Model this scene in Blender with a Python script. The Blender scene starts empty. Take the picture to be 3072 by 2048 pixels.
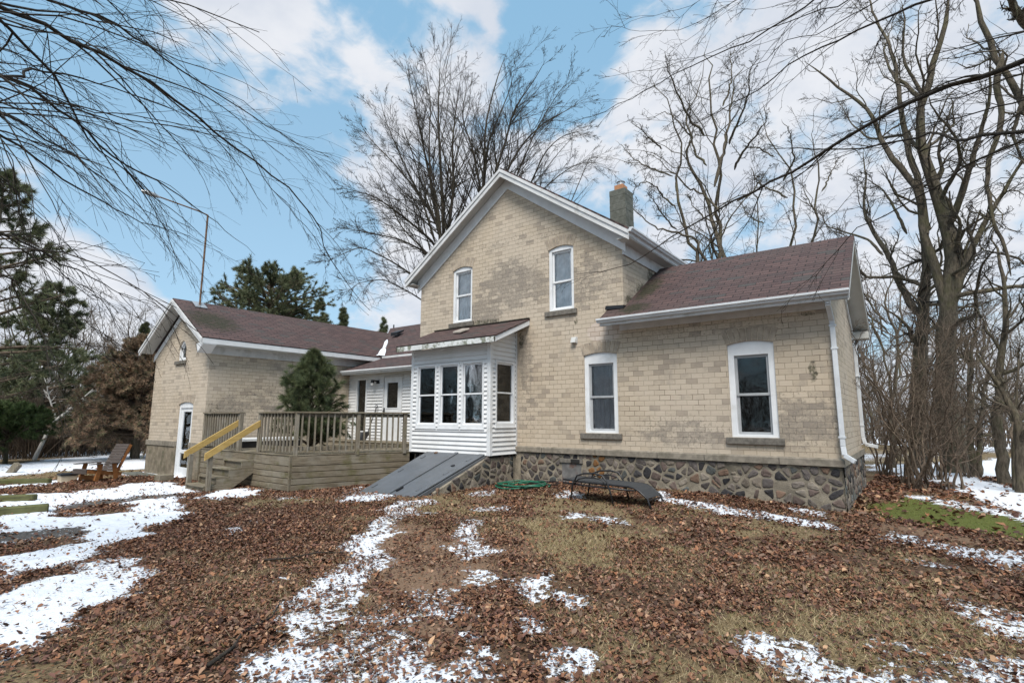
import bpy, bmesh, math, random
import numpy as np
from mathutils import Vector, Matrix
from mathutils.geometry import tessellate_polygon
R = math.radians
scene = bpy.context.scene
col = scene.collection

# ---------------------------------------------------------------- camera, sky, sun, exposure
PITCH, YAW, ROLL = R(8.309), R(37.22), R(.1326)
cam_d = bpy.data.cameras.new('camera'); cam = bpy.data.objects.new('camera', cam_d); col.objects.link(cam)
cam_d.sensor_width = 36; cam_d.lens = 36*1577.4/3072; cam_d.clip_end = 2000; cam_d.clip_start = .05
fw = Vector((-math.sin(YAW)*math.cos(PITCH), math.cos(YAW)*math.cos(PITCH), math.sin(PITCH)))
rt = Vector((math.cos(YAW), math.sin(YAW), 0)); up = rt.cross(fw)
rt, up = rt*math.cos(ROLL)+up*math.sin(ROLL), up*math.cos(ROLL)-rt*math.sin(ROLL)
M3 = Matrix((rt, up, -fw)).transposed()
cam.matrix_world = Matrix.Translation((0, 0, 1.65)) @ M3.to_4x4()
scene.camera = cam
scene.view_settings.view_transform = 'Standard'; scene.view_settings.look = 'None'
scene.view_settings.exposure = 0.85; scene.view_settings.gamma = 1
SUN_EL, SUN_AZ = R(54), R(150)
sd = bpy.data.lights.new('sun', 'SUN'); sun = bpy.data.objects.new('sun', sd); col.objects.link(sun)
sd.energy = 2.5; sd.angle = R(26); sd.color = (1, .95, .88)
sdir = Vector((math.sin(SUN_AZ)*math.cos(SUN_EL), math.cos(SUN_AZ)*math.cos(SUN_EL), math.sin(SUN_EL)))
sun.rotation_euler = sdir.to_track_quat('Z', 'Y').to_euler()
world = bpy.data.worlds.new('World'); scene.world = world; world.use_nodes = True

class NT:
    def __init__(s, tree): s.t = tree; tree.nodes.clear()
    def n(s, kind, _in=None, **kw):
        nd = s.t.nodes.new(kind)
        for k, v in kw.items(): setattr(nd, k, v)
        if _in:
            for k, v in _in.items():
                if isinstance(v, bpy.types.NodeSocket): s.t.links.new(v, nd.inputs[k])
                else: nd.inputs[k].default_value = v
        return nd
    def link(s, a, b): s.t.links.new(a, b)
    def math(s, op, a, b=0., c=None, clamp=False):
        d = {0: a, 1: b}
        if c is not None: d[2] = c
        return s.n('ShaderNodeMath', d, operation=op, use_clamp=clamp).outputs[0]
    def mix(s, f, a, b, blend='MIX'):
        nd = s.n('ShaderNodeMix', data_type='RGBA', blend_type=blend)
        for i, v in ((0, f), (6, a), (7, b)):
            if isinstance(v, bpy.types.NodeSocket): s.link(v, nd.inputs[i])
            else: nd.inputs[i].default_value = (v if i == 0 else (tuple(v)+(1,))[:4])
        return nd.outputs[2]
    def ramp(s, v, a, b, lo=0., hi=1.):
        return s.n('ShaderNodeMapRange', {0: v, 1: a, 2: b, 3: lo, 4: hi}, interpolation_type='SMOOTHSTEP').outputs[0]
    def noise(s, vec, scale, detail=3, rough=.5, w=None):
        return s.n('ShaderNodeTexNoise', {'Vector': vec, 'Scale': scale, 'Detail': detail, 'Roughness': rough}).outputs[0]

def dirpx(x, y):    # a direction of the sky, given as a spot of the full-size photograph
    v = fw*1577.4 + rt*(x*1.30612-1536) - up*(y*1.30612-1024)
    return v.normalized()
def build_sky():
    N = NT(world.node_tree)
    sky = N.n('ShaderNodeTexSky', sky_type='NISHITA', sun_disc=False, sun_elevation=SUN_EL, sun_rotation=SUN_AZ, air_density=1.0, dust_density=1.2, ozone_density=1.5)
    tc = N.n('ShaderNodeTexCoord').outputs['Generated']
    sep = N.n('ShaderNodeSeparateXYZ', {0: tc})
    zz = N.math('ADD', sep.outputs[2], .22)
    pv = N.n('ShaderNodeCombineXYZ', {0: N.math('DIVIDE', sep.outputs[0], zz), 1: N.math('DIVIDE', sep.outputs[1], zz), 2: 0.}).outputs[0]
    wn = N.n('ShaderNodeTexNoise', {'Vector': tc, 'Scale': 5., 'Detail': 4.}).outputs[1]
    wv = N.n('ShaderNodeVectorMath', {0: N.n('ShaderNodeVectorMath', {0: wn, 1: (.5,.5,.5)}, operation='SUBTRACT').outputs[0], 'Scale': .12}, operation='SCALE').outputs[0]
    tw = N.n('ShaderNodeVectorMath', {0: N.n('ShaderNodeVectorMath', {0: tc, 1: wv}, operation='ADD').outputs[0], 1: (1,1,1.7)}, operation='MULTIPLY').outputs[0]
    n1 = N.noise(tw, 5.2, 8, .55)
    n2 = N.noise(tw, 13., 6, .6)
    s = N.math('ADD', N.math('MULTIPLY', N.math('SUBTRACT', n1, .5), 1.6), N.math('MULTIPLY', N.math('SUBTRACT', n2, .5), .35))
    s = N.math('ADD', s, .48)
    # cloud banks (+) and clear gaps (-), as directions of the sky: x, y, angular radius in degrees, amount
    blobs = [(600,70,8,.5),(440,0,9,.22),(470,120,7,.12),(1000,40,7,.2),(1090,120,5,.16),(800,120,6,-.26),(1180,260,5,-.14),(880,20,4,-.1),(650,215,5,.2),(860,190,6,.16),(830,310,7,.2),(960,300,8,.12),(190,500,8,.75),(700,390,5,.12),(760,440,5,.14),
             (1300,330,11,.2),(1500,40,8,.2),(1700,100,10,.18),(1450,420,12,.18),(1650,430,12,.16),(1880,330,7,-.16),(1600,300,5,-.1),(2050,400,5,-.08),(2100,60,12,.18),(950,720,9,.16),(800,720,7,.18),(1900,500,16,.18),(2250,350,12,.15),(2100,800,14,.2),(250,700,10,.35),(60,620,8,.3),
             (400,330,11,-.3),(150,300,12,-.26),(560,460,11,-.28),(650,620,9,-.26),(420,620,8,-.16),(1290,170,6,-.24),(1250,60,4,-.18),(720,130,4,-.1),(740,20,3,.1),(1420,240,5,-.12),(1960,150,5,-.1),(1850,250,7,-.1),(20,100,12,-.1),(1350,100,5,-.1)]
    for x, y, rad, amt in blobs:
        d = N.n('ShaderNodeVectorMath', {0: tc, 1: tuple(dirpx(x, y))}, operation='DOT_PRODUCT').outputs['Value']
        s = N.math('ADD', s, N.ramp(d, math.cos(R(rad*1.35)), 1., 0., amt*(.55 if amt > 0 else 1.)))
    cl = N.ramp(s, .40, .70)
    shade = N.noise(pv, 3.1, 5, .6)
    blue = N.mix(1., sky.outputs[0], (.80, .98, 1.05), 'MULTIPLY')
    hz = N.ramp(sep.outputs[2], .0, .9)
    blue = N.mix(hz, N.mix(.65, blue, (3.4, 5.0, 6.2)), N.mix(.8, blue, (1.95, 3.75, 5.4)))
    white = N.mix(N.ramp(shade, .35, .65), (4.7, 4.9, 5.4), (5.9, 5.9, 6.1))
    c = N.mix(N.math('MULTIPLY', cl, .9), blue, white)
    bg = N.n('ShaderNodeBackground', {0: c, 1: .085})
    out = N.n('ShaderNodeOutputWorld'); N.link(bg.outputs[0], out.inputs[0])
build_sky()

GP=[[0,0,0],[-5,3,0.03],[-10,3,-0.01],[-16,2,-0.05],[-25,5,-0.12],[3,6,0.05],[2,10,0.08],[1,8,0.08],[4,14,0.1],[0.5,18,0.12],[6,22,0.0],[12,30,-0.3],[-30,15,-0.2],[-60,30,-1.0],[-60,0,-1.0],[-60,-30,-1],[-40,60,-1.0],[0,70,-1.1],[60,70,-1.2],[60,0,-1.0],[0,-60,-1],[0,-15,0],[-15,-10,-0.1],[15,-5,0],[15,10,0],[-15,25,-0.2],[-25,-5,-0.1],[-32,5,-0.25],[0,32,-0.25],[-11.1,6.5,0.0],[-15.7,6.4,-0.05],[-19.6,6.5,-0.08],[-22,9,-0.12],[-1,10,0.17],[-0.9,14,0.17],[-2.2,10,0.28],[-3.6,10,0.33],[-6.2,9.8,0.28],[-7.4,9.3,0.2],[-9.5,7.1,0.1],[-7.6,6.8,0.18],[-8.4,6.6,0.15],[-10.4,8.9,0.06],[-5,8,0.2],[-2.5,8,0.18],[-9,13,0.1],[-13,10,0]]
SNOW=[[1,[[-16.32,2.72],[-15.69,3.5],[-15.43,4.09],[-15.7,4.75],[-16.12,5.53],[-15.17,5.92],[-12.66,5.17],[-12.14,4.57],[-11.14,4.35],[-10.48,4.18],[-9.69,3.67],[-9.49,3.23],[-8.91,2.96],[-8.44,2.53],[-7.93,2.22],[-7.72,2.0],[-7.68,1.75],[-7.61,1.55],[-7.25,1.39],[-7.31,1.3]]],[0.94,[[-7.08,1.27],[-7.2,1.47],[-7.26,1.7],[-7.06,1.85],[-6.65,1.9],[-6.28,2.16],[-5.97,1.96],[-5.81,1.72],[-5.62,1.49],[-5.48,1.26],[-5.13,0.97]]],[0.88,[[-6.92,0.97],[-6.16,1.44],[-5.89,1.66],[-5.36,1.36],[-5.08,1.09],[-4.87,0.93]]],[0.8,[[-7.51,2.03],[-7.41,2.32],[-6.57,2.43],[-6.09,2.1],[-6.6,1.85],[-7.12,1.81]]],[0.72,[[-6.03,4.76],[-5.7,4.74],[-4.97,4.09],[-4.32,3.33],[-3.92,2.93],[-3.73,2.61],[-3.46,2.33],[-3.21,2.11],[-2.98,2.02],[-3.43,1.68],[-3.61,1.93],[-3.82,2.2],[-4.12,2.44],[-4.63,2.96],[-4.96,3.18],[-5.23,3.63],[-5.71,4.19]]],[0.5,[[-3.73,2.51],[-3.69,2.74],[-3.81,3.13],[-3.71,3.32],[-2.76,2.74],[-2.46,2.39],[-3.0,2.0]]],[0.6,[[-3.83,3.58],[-3.46,3.73],[-3.12,3.5],[-3.02,3.19],[-3.37,3.23]]],[0.52,[[-3.98,4.4],[-3.64,4.41],[-3.35,4.06],[-3.62,4.06]]],[0.6,[[-2.41,2.43],[-2.57,2.68],[-2.69,2.94],[-2.89,3.17],[-3.12,3.5],[-2.96,3.49],[-2.63,3.03],[-2.39,3.06],[-2.07,2.67]]],[0.6,[[-3.12,2.74],[-2.87,2.82],[-2.74,2.67],[-2.94,2.61]]],[1,[[-11.75,4.93],[-12.65,5.61],[-12.69,6.09],[-12.13,6.18],[-11.3,5.65],[-11.36,5.04]]],[0.8,[[-8.7,6.1],[-10.0,7.33],[-10.42,7.87],[-9.38,7.36],[-8.4,6.95],[-7.78,6.4],[-8.36,6.14]]],[0.5,[[-10.46,5.66],[-10.55,6.4],[-9.8,6.37],[-9.53,5.79]]],[0.8,[[-7.53,3.41],[-8.0,3.88],[-7.59,3.86],[-7.32,3.5]]],[0.55,[[-8.14,4.07],[-8.28,4.4],[-7.8,4.12]]],[0.55,[[-5.4,3.02],[-5.38,3.22],[-5.18,3.06]]],[0.65,[[-7.12,5.86],[-7.48,6.64],[-7.3,7.09],[-6.8,6.32],[-6.44,5.51],[-5.75,4.82],[-6.04,4.88]]],[0.6,[[-6.29,5.8],[-5.93,6.13],[-5.48,6.91],[-5.61,7.06],[-6.05,6.26]]],[0.6,[[-4.65,4.93],[-4.65,5.24],[-4.08,4.94],[-4.15,4.64]]],[0.6,[[-5.49,5.95],[-5.3,6.06],[-4.61,5.37],[-4.88,5.34]]],[0.8,[[-8.1,8.23],[-8.34,8.88],[-8.19,9.58],[-7.64,8.73],[-7.75,8.13]]],[0.6,[[-7.09,8.17],[-7.15,9.0],[-6.79,8.55],[-6.83,8.0]]],[0.78,[[-3.9,9.49],[-3.48,9.22],[-3.12,9.23],[-2.77,9.25],[-2.25,9.13],[-1.77,9.05],[-1.36,8.91],[-1.03,8.61],[-1.4,8.5],[-1.84,8.63],[-2.46,8.74],[-3.06,8.85],[-3.63,9.02]]],[0.6,[[-1.68,9.7],[-1.31,9.82],[-1.11,9.31],[-1.46,9.24]]],[0.6,[[-5.75,8.79],[-5.35,8.9],[-5.19,8.64],[-5.48,8.51]]],[0.45,[[-4.6,7.4],[-3.91,7.37],[-3.37,7.03],[-3.49,6.83],[-3.95,7.04],[-4.42,7.15]]],[1,[[-1.49,22.23],[-0.83,19.11],[-0.09,17.41],[0.47,16.68],[0.66,14.35],[1.26,11.94],[1.59,10.47],[2.2,14.05],[1.74,16.05],[1.22,18.47],[0.67,20.71],[0.69,24.48]]],[0.7,[[-0.33,13.28],[0.07,13.32],[0.52,12.93],[0.91,12.38],[1.25,11.89],[1.22,11.67],[0.73,11.81],[0.05,12.57]]],[0.6,[[-0.56,8.7],[-0.22,8.89],[-0.01,8.75],[0.3,8.76],[0.59,8.73],[0.99,8.95],[0.93,8.47],[0.37,8.24],[-0.11,8.35],[-0.43,8.46]]],[0.55,[[0.51,8.14],[0.75,8.44],[0.88,8.13],[0.67,7.76]]],[0.45,[[-0.17,7.48],[0.07,7.62],[0.15,7.49],[-0.03,7.31]]],[0.66,[[-1.08,4.16],[-0.97,4.3],[-0.88,4.19],[-0.82,4.29],[-0.68,4.43],[-0.61,4.14],[-0.48,4.14],[-0.33,4.1],[-0.28,3.97],[-0.73,3.64],[-0.83,3.87],[-0.98,3.99]]],[0.52,[[0.18,6.15],[0.63,6.17],[0.52,5.32],[0.37,5.41],[0.19,5.72]]],[0.58,[[-0.03,4.38],[0.15,4.65],[0.47,4.88],[0.42,4.51],[-0.03,4.16]]],[0.4,[[-0.36,4.64],[-0.01,4.8],[0.3,4.71],[0.03,4.39],[-0.29,4.35]]],[0.7,[[-3.2,4.35],[-3.11,4.51],[-3.13,4.8],[-2.7,4.43],[-2.39,4.12],[-2.43,4.06],[-2.73,4.15],[-2.78,4.0],[-2.96,4.02]]],[0.7,[[-2.69,3.65],[-2.36,3.47],[-2.36,3.34],[-2.51,3.42]]],[0.7,[[-2.14,3.2],[-2.08,3.27],[-1.87,2.94],[-1.93,2.86]]],[0.7,[[-2.0,3.3],[-1.87,3.27],[-1.85,3.18],[-1.95,3.22]]],[1,[[-26.77,4.17],[-29.26,5.63],[-31.24,7.0],[-30.91,8.57],[-31.61,9.82],[-67.33,21.22],[-67.53,24.2],[-20.95,7.59],[-21.29,6.01],[-23.41,5.6],[-22.68,4.54],[-21.34,3.36]]],[1,[[-18.33,2.91],[-18.64,3.83],[-19.04,4.71],[-18.37,4.52],[-17.93,3.94],[-17.45,2.77]]],[1,[[-19.98,6.14],[-20.18,6.84],[-17.49,6.73],[-16.98,6.47],[-18.8,6.38],[-19.49,5.99]]],[1,[[0.4,22.2],[1.93,17.67],[4.95,16.3],[14.93,48.09],[4.03,35.74],[0.56,30.3]]]]
SNOW_GAPS=[[[-12.27,2.77],[-12.48,3.05],[-12.33,3.56],[-11.85,3.9],[-11.1,3.52],[-11.32,3.13]],[[-9.68,1.56],[-9.59,1.79],[-9.69,2.0],[-9.75,2.35],[-9.49,2.48],[-8.99,2.42],[-8.83,2.04],[-8.69,1.81],[-8.76,1.43]],[[-11.75,2.74],[-11.58,3.14],[-11.26,3.08],[-11.67,2.61]]]
WET=[[[-12.82,2.88],[-13.31,3.83],[-12.82,4.94],[-12.4,4.86],[-12.36,3.77],[-12.2,2.9],[-12.35,2.78]],[[-10.63,1.7],[-10.56,1.95],[-10.2,2.7],[-9.77,2.75],[-9.56,2.5],[-9.81,2.02],[-9.68,1.56]]]
MOSS=[[[-0.69,10.71],[-0.33,12.98],[0.06,12.9],[0.63,12.38],[1.23,11.71],[1.75,11.38],[1.39,9.29],[0.98,9.63],[0.68,9.7],[0.25,9.83],[-0.23,9.58],[-0.58,9.68]]]
DIRT=[[[-6.24,4.74],[-6.19,5.5],[-5.21,5.39],[-4.37,5.5],[-3.58,4.52],[-3.21,3.75],[-3.38,3.52],[-3.88,3.48],[-3.86,3.22],[-4.78,3.85]],[[-3.33,2.99],[-3.25,3.26],[-2.94,3.14],[-2.47,2.58],[-2.48,2.38],[-2.86,2.58]],[[-0.72,9.39],[-0.48,9.67],[0.12,9.46],[0.65,9.34],[0.5,8.82],[-0.0,8.94],[-0.45,8.85]],[[-6.0,5.1],[-6.14,5.46],[-5.41,5.15],[-4.55,4.35],[-3.65,3.97],[-3.58,3.73],[-4.03,3.75],[-4.6,3.88],[-5.08,4.21]],[[-4.9,5.0],[-4.02,5.26],[-3.57,4.68],[-4.15,4.47]],[[-4.34,5.89],[-3.65,5.17],[-3.09,4.48],[-3.24,4.4]],[[-6.09,4.6],[-6.57,5.25],[-6.25,5.15],[-5.86,4.63]],[[-6.7,7.49],[-6.32,7.96],[-5.94,7.49],[-6.31,7.16]]]
LAWN=[[[-21.34,3.36],[-22.68,4.54],[-23.1,5.53],[-21.13,5.97],[-21.41,7.25],[-17.79,6.78],[-18.13,5.98],[-18.23,5.3],[-17.81,4.44],[-19.06,4.69],[-18.45,3.79],[-18.5,2.93]],[[-8.42,6.42],[-7.8,7.46],[-6.83,8.6],[-5.06,6.38],[-6.33,6.07],[-7.44,6.12]],[[-6.36,8.78],[-5.63,8.66],[-3.93,8.98],[-3.24,6.63],[-4.59,6.33]],[[-3.63,9.11],[-2.6,8.66],[-1.64,8.35],[-0.9,8.5],[-0.85,7.98],[-1.7,7.36],[-3.17,8.36]],[[-11.63,5.81],[-8.42,6.42],[-7.59,5.79],[-9.58,4.99]],[[-0.62,5.4],[0.62,6.1],[0.42,4.51],[-0.97,3.46],[-1.38,4.47]],[[-4.59,6.33],[-3.13,6.71],[-2.32,4.94],[-3.36,4.64]],[[-0.41,7.69],[0.16,7.83],[0.15,7.38],[-0.3,7.24]]]
TREES={
'maple':[[0.26,0.02,[[-19.06,19.12,6.09],[-19.06,19.13,8.87],[-19.05,19.13,10.76],[-19.06,19.12,11.48],[-19.17,19.01,13.41],[-19.29,18.89,15.89],[-19.42,18.76,18.42],[-19.36,18.82,20.25],[-19.35,18.83,21.71]]],[0.13,0.015,[[-19.15,19.03,8.86],[-19.14,18.85,12.14],[-19.48,18.31,14.47],[-19.74,17.84,16.82],[-19.98,17.36,18.94],[-20.13,16.98,20.31]]],[0.11,0.012,[[-19.17,19.02,9.8],[-19.48,19.2,11.84],[-20.57,18.56,13.88],[-21.78,17.68,15.66],[-22.8,16.94,16.96],[-23.46,16.64,18.09]]],[0.1,0.012,[[-19.19,18.99,9.33],[-18.66,18.11,10.4],[-18.95,16.31,11.29],[-19.08,14.56,11.82],[-19.15,12.75,11.6]]],[0.09,0.012,[[-19.34,18.84,8.38],[-19.39,18.22,10.11],[-19.98,16.96,10.59],[-20.6,15.55,10.66],[-21.22,14.0,10.66]]],[0.14,0.012,[[-19.04,19.14,9.81],[-18.51,18.88,11.28],[-17.95,18.63,13.43],[-17.65,18.13,15.51],[-17.1,17.88,17.58],[-16.57,17.6,18.76]]],[0.08,0.01,[[-19.24,18.95,7.0],[-19.35,17.64,8.59],[-19.58,16.13,9.17],[-19.82,14.5,9.55],[-19.97,12.84,8.44]]],[0.05,0.008,[[-19.55,18.62,7.45],[-19.77,17.46,7.94],[-20.12,16.07,8.37],[-20.34,14.74,7.91],[-20.25,13.78,6.89]]],[0.08,0.01,[[-19.37,18.81,10.74],[-19.66,18.06,12.97],[-20.05,17.14,14.66],[-20.42,16.21,16.55],[-20.48,15.63,17.97]]],[0.09,0.01,[[-19.19,18.99,11.23],[-19.43,18.45,13.53],[-19.4,18.18,16.11],[-19.22,18.07,18.5],[-19.34,17.64,20.6]]],[0.06,0.008,[[-19.36,18.82,9.79],[-20.68,17.52,11.6],[-21.52,16.64,14.42],[-22.04,16.13,15.59]]]],
'maple2':[[0.24,0.015,[[-16.76,19.88,5.09],[-16.84,19.81,9.57],[-16.91,19.75,13.32],[-16.83,19.82,15.01],[-16.93,19.73,16.72],[-16.59,20.02,18.74],[-16.24,20.31,20.54],[-15.91,20.57,21.53]]],[0.1,0.012,[[-16.86,19.8,11.42],[-16.91,19.58,13.26],[-17.18,19.17,15.57],[-17.53,18.68,17.17],[-17.22,18.79,19.34]]],[0.12,0.012,[[-16.82,19.83,10.96],[-16.08,19.46,13.45],[-15.1,19.27,15.17],[-14.3,18.93,16.57],[-13.01,18.93,17.64],[-12.16,18.58,18.08]]],[0.12,0.01,[[-16.75,19.89,10.5],[-16.08,20.53,14.34],[-15.4,21.15,16.1],[-14.48,21.88,17.36],[-13.34,22.69,18.09],[-12.66,23.16,18.71]]],[0.1,0.01,[[-16.62,19.99,9.57],[-14.86,21.18,13.75],[-14.22,21.46,15.36],[-13.38,21.84,16.21],[-11.86,22.56,16.38]]],[0.08,0.01,[[-16.53,20.07,8.66],[-14.47,21.41,13.25],[-13.25,22.0,14.32],[-12.39,22.31,14.66],[-11.16,22.77,14.24]]],[0.08,0.01,[[-16.87,19.78,13.8],[-16.46,19.54,15.74],[-15.31,19.88,18.4],[-14.77,19.72,19.56]]],[0.08,0.01,[[-16.71,19.92,10.5],[-15.31,20.28,13.54],[-14.07,20.45,16.05],[-12.63,20.67,17.99],[-11.78,20.49,18.0]]]],
'big':[[0.44,0.06,[[0.84,20.38,0.07],[0.88,20.38,1.47],[0.82,20.38,2.73],[0.96,20.38,4.21],[1.13,20.37,5.29],[1.22,20.36,6.26],[1.38,20.35,7.57],[1.2,20.36,8.31],[1.02,20.37,9.77],[0.93,20.38,11.18],[1.14,20.37,11.83],[1.61,20.34,12.94],[1.93,20.31,14.12],[2.03,20.3,15.26]]],[0.2,0.03,[[1.02,20.37,4.64],[0.98,20.42,5.32],[0.84,20.47,7.74],[0.7,20.52,9.21],[0.2,20.58,9.89],[-0.11,20.63,10.99],[-0.25,20.67,12.22],[-1.03,20.69,13.34],[-1.63,20.7,14.18],[-2.14,20.7,14.74]]],[0.16,0.03,[[0.8,20.38,7.37],[0.78,20.62,8.86],[0.53,20.87,10.5],[0.44,21.11,12.18],[0.43,21.35,13.5],[0.28,21.59,14.69],[-0.0,21.83,16.08],[-0.15,22.06,17.73]]],[0.15,0.02,[[1.35,20.35,7.51],[1.49,20.01,7.78],[1.9,19.64,8.86],[2.25,19.26,9.89],[2.45,18.9,10.81],[2.55,18.55,11.67]]],[0.17,0.03,[[1.15,20.37,4.96],[1.42,20.37,5.77],[1.92,20.34,6.98],[2.31,20.31,7.67],[2.64,20.29,8.24],[3.13,20.23,9.05],[3.6,20.17,9.52]]],[0.12,0.02,[[0.98,20.38,11.16],[1.07,21.0,12.11],[0.65,21.65,13.34],[0.45,22.28,14.02],[0.29,22.91,15.41],[0.49,23.54,16.51]]],[0.09,0.015,[[1.02,20.37,9.77],[0.58,21.03,11.01],[0.13,21.67,11.45],[-0.37,22.3,11.75],[-0.87,22.92,12.71],[-1.37,23.53,14.28]]],[0.09,0.015,[[1.2,20.36,8.31],[1.74,19.57,9.15],[1.65,18.83,9.64],[1.17,18.12,10.25],[1.03,17.37,10.44]]],[0.08,0.02,[[1.19,20.37,5.94],[1.56,19.75,6.06],[1.73,19.15,6.32],[1.57,18.58,6.93],[1.65,17.98,7.2]]],[0.1,0.02,[[1.08,20.37,4.25],[1.31,19.64,4.5],[1.58,18.9,4.47],[1.52,18.18,4.82],[1.66,17.45,5.5],[1.94,16.7,5.79]]],[0.08,0.02,[[1.14,20.37,11.83],[0.75,20.27,12.91],[0.68,20.15,13.48],[0.83,20.03,14.48],[0.78,19.91,15.2]]]],
'big2':[[0.4,0.1,[[-0.06,21.6,0.37],[-0.08,21.6,1.45],[0.18,21.6,3.17],[0.45,21.6,5.04],[0.67,21.59,6.29],[0.74,21.59,7.73],[0.76,21.59,9.21]]],[0.17,0.02,[[0.44,21.6,4.9],[-0.07,22.07,6.29],[-0.35,22.53,7.45],[-0.77,22.99,8.88],[-0.89,23.45,9.47],[-0.69,23.93,10.62],[-0.72,24.39,12.43]]],[0.09,0.015,[[0.49,21.59,6.1],[-0.17,21.64,6.44],[-0.7,21.67,6.46],[-1.07,21.7,6.52],[-1.22,21.73,7.02],[-1.23,21.77,7.81],[-1.52,21.79,8.28],[-1.91,21.8,8.45]]],[0.07,0.01,[[-0.4,21.6,7.22],[-0.8,22.29,8.03],[-1.59,22.96,8.72],[-2.19,23.63,9.31],[-2.35,24.32,10.29]]],[0.08,0.01,[[0.3,21.6,7.83],[0.03,21.92,8.91],[-0.16,22.24,9.7],[-0.51,22.56,10.24],[-1.01,22.87,10.83]]]],
'farr':[[0.14,0.05,[[2.94,15.73,7.49],[2.58,15.79,8.82],[2.35,15.83,10.12],[2.15,15.85,10.72],[1.94,15.88,11.76],[1.9,15.89,12.13]]],[0.12,0.05,[[3.16,15.69,9.66],[2.65,15.12,10.32],[2.42,14.49,10.43],[2.29,13.85,10.44]]],[0.07,0.03,[[2.35,15.83,10.12],[2.1,15.86,9.43],[2.18,15.85,8.32],[1.88,15.89,7.91],[1.77,15.91,7.16],[1.87,15.9,5.84],[1.98,15.88,4.82]]],[0.05,0.02,[[2.58,15.79,8.82],[2.33,15.82,8.05],[2.44,15.8,7.38]]]]}
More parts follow.
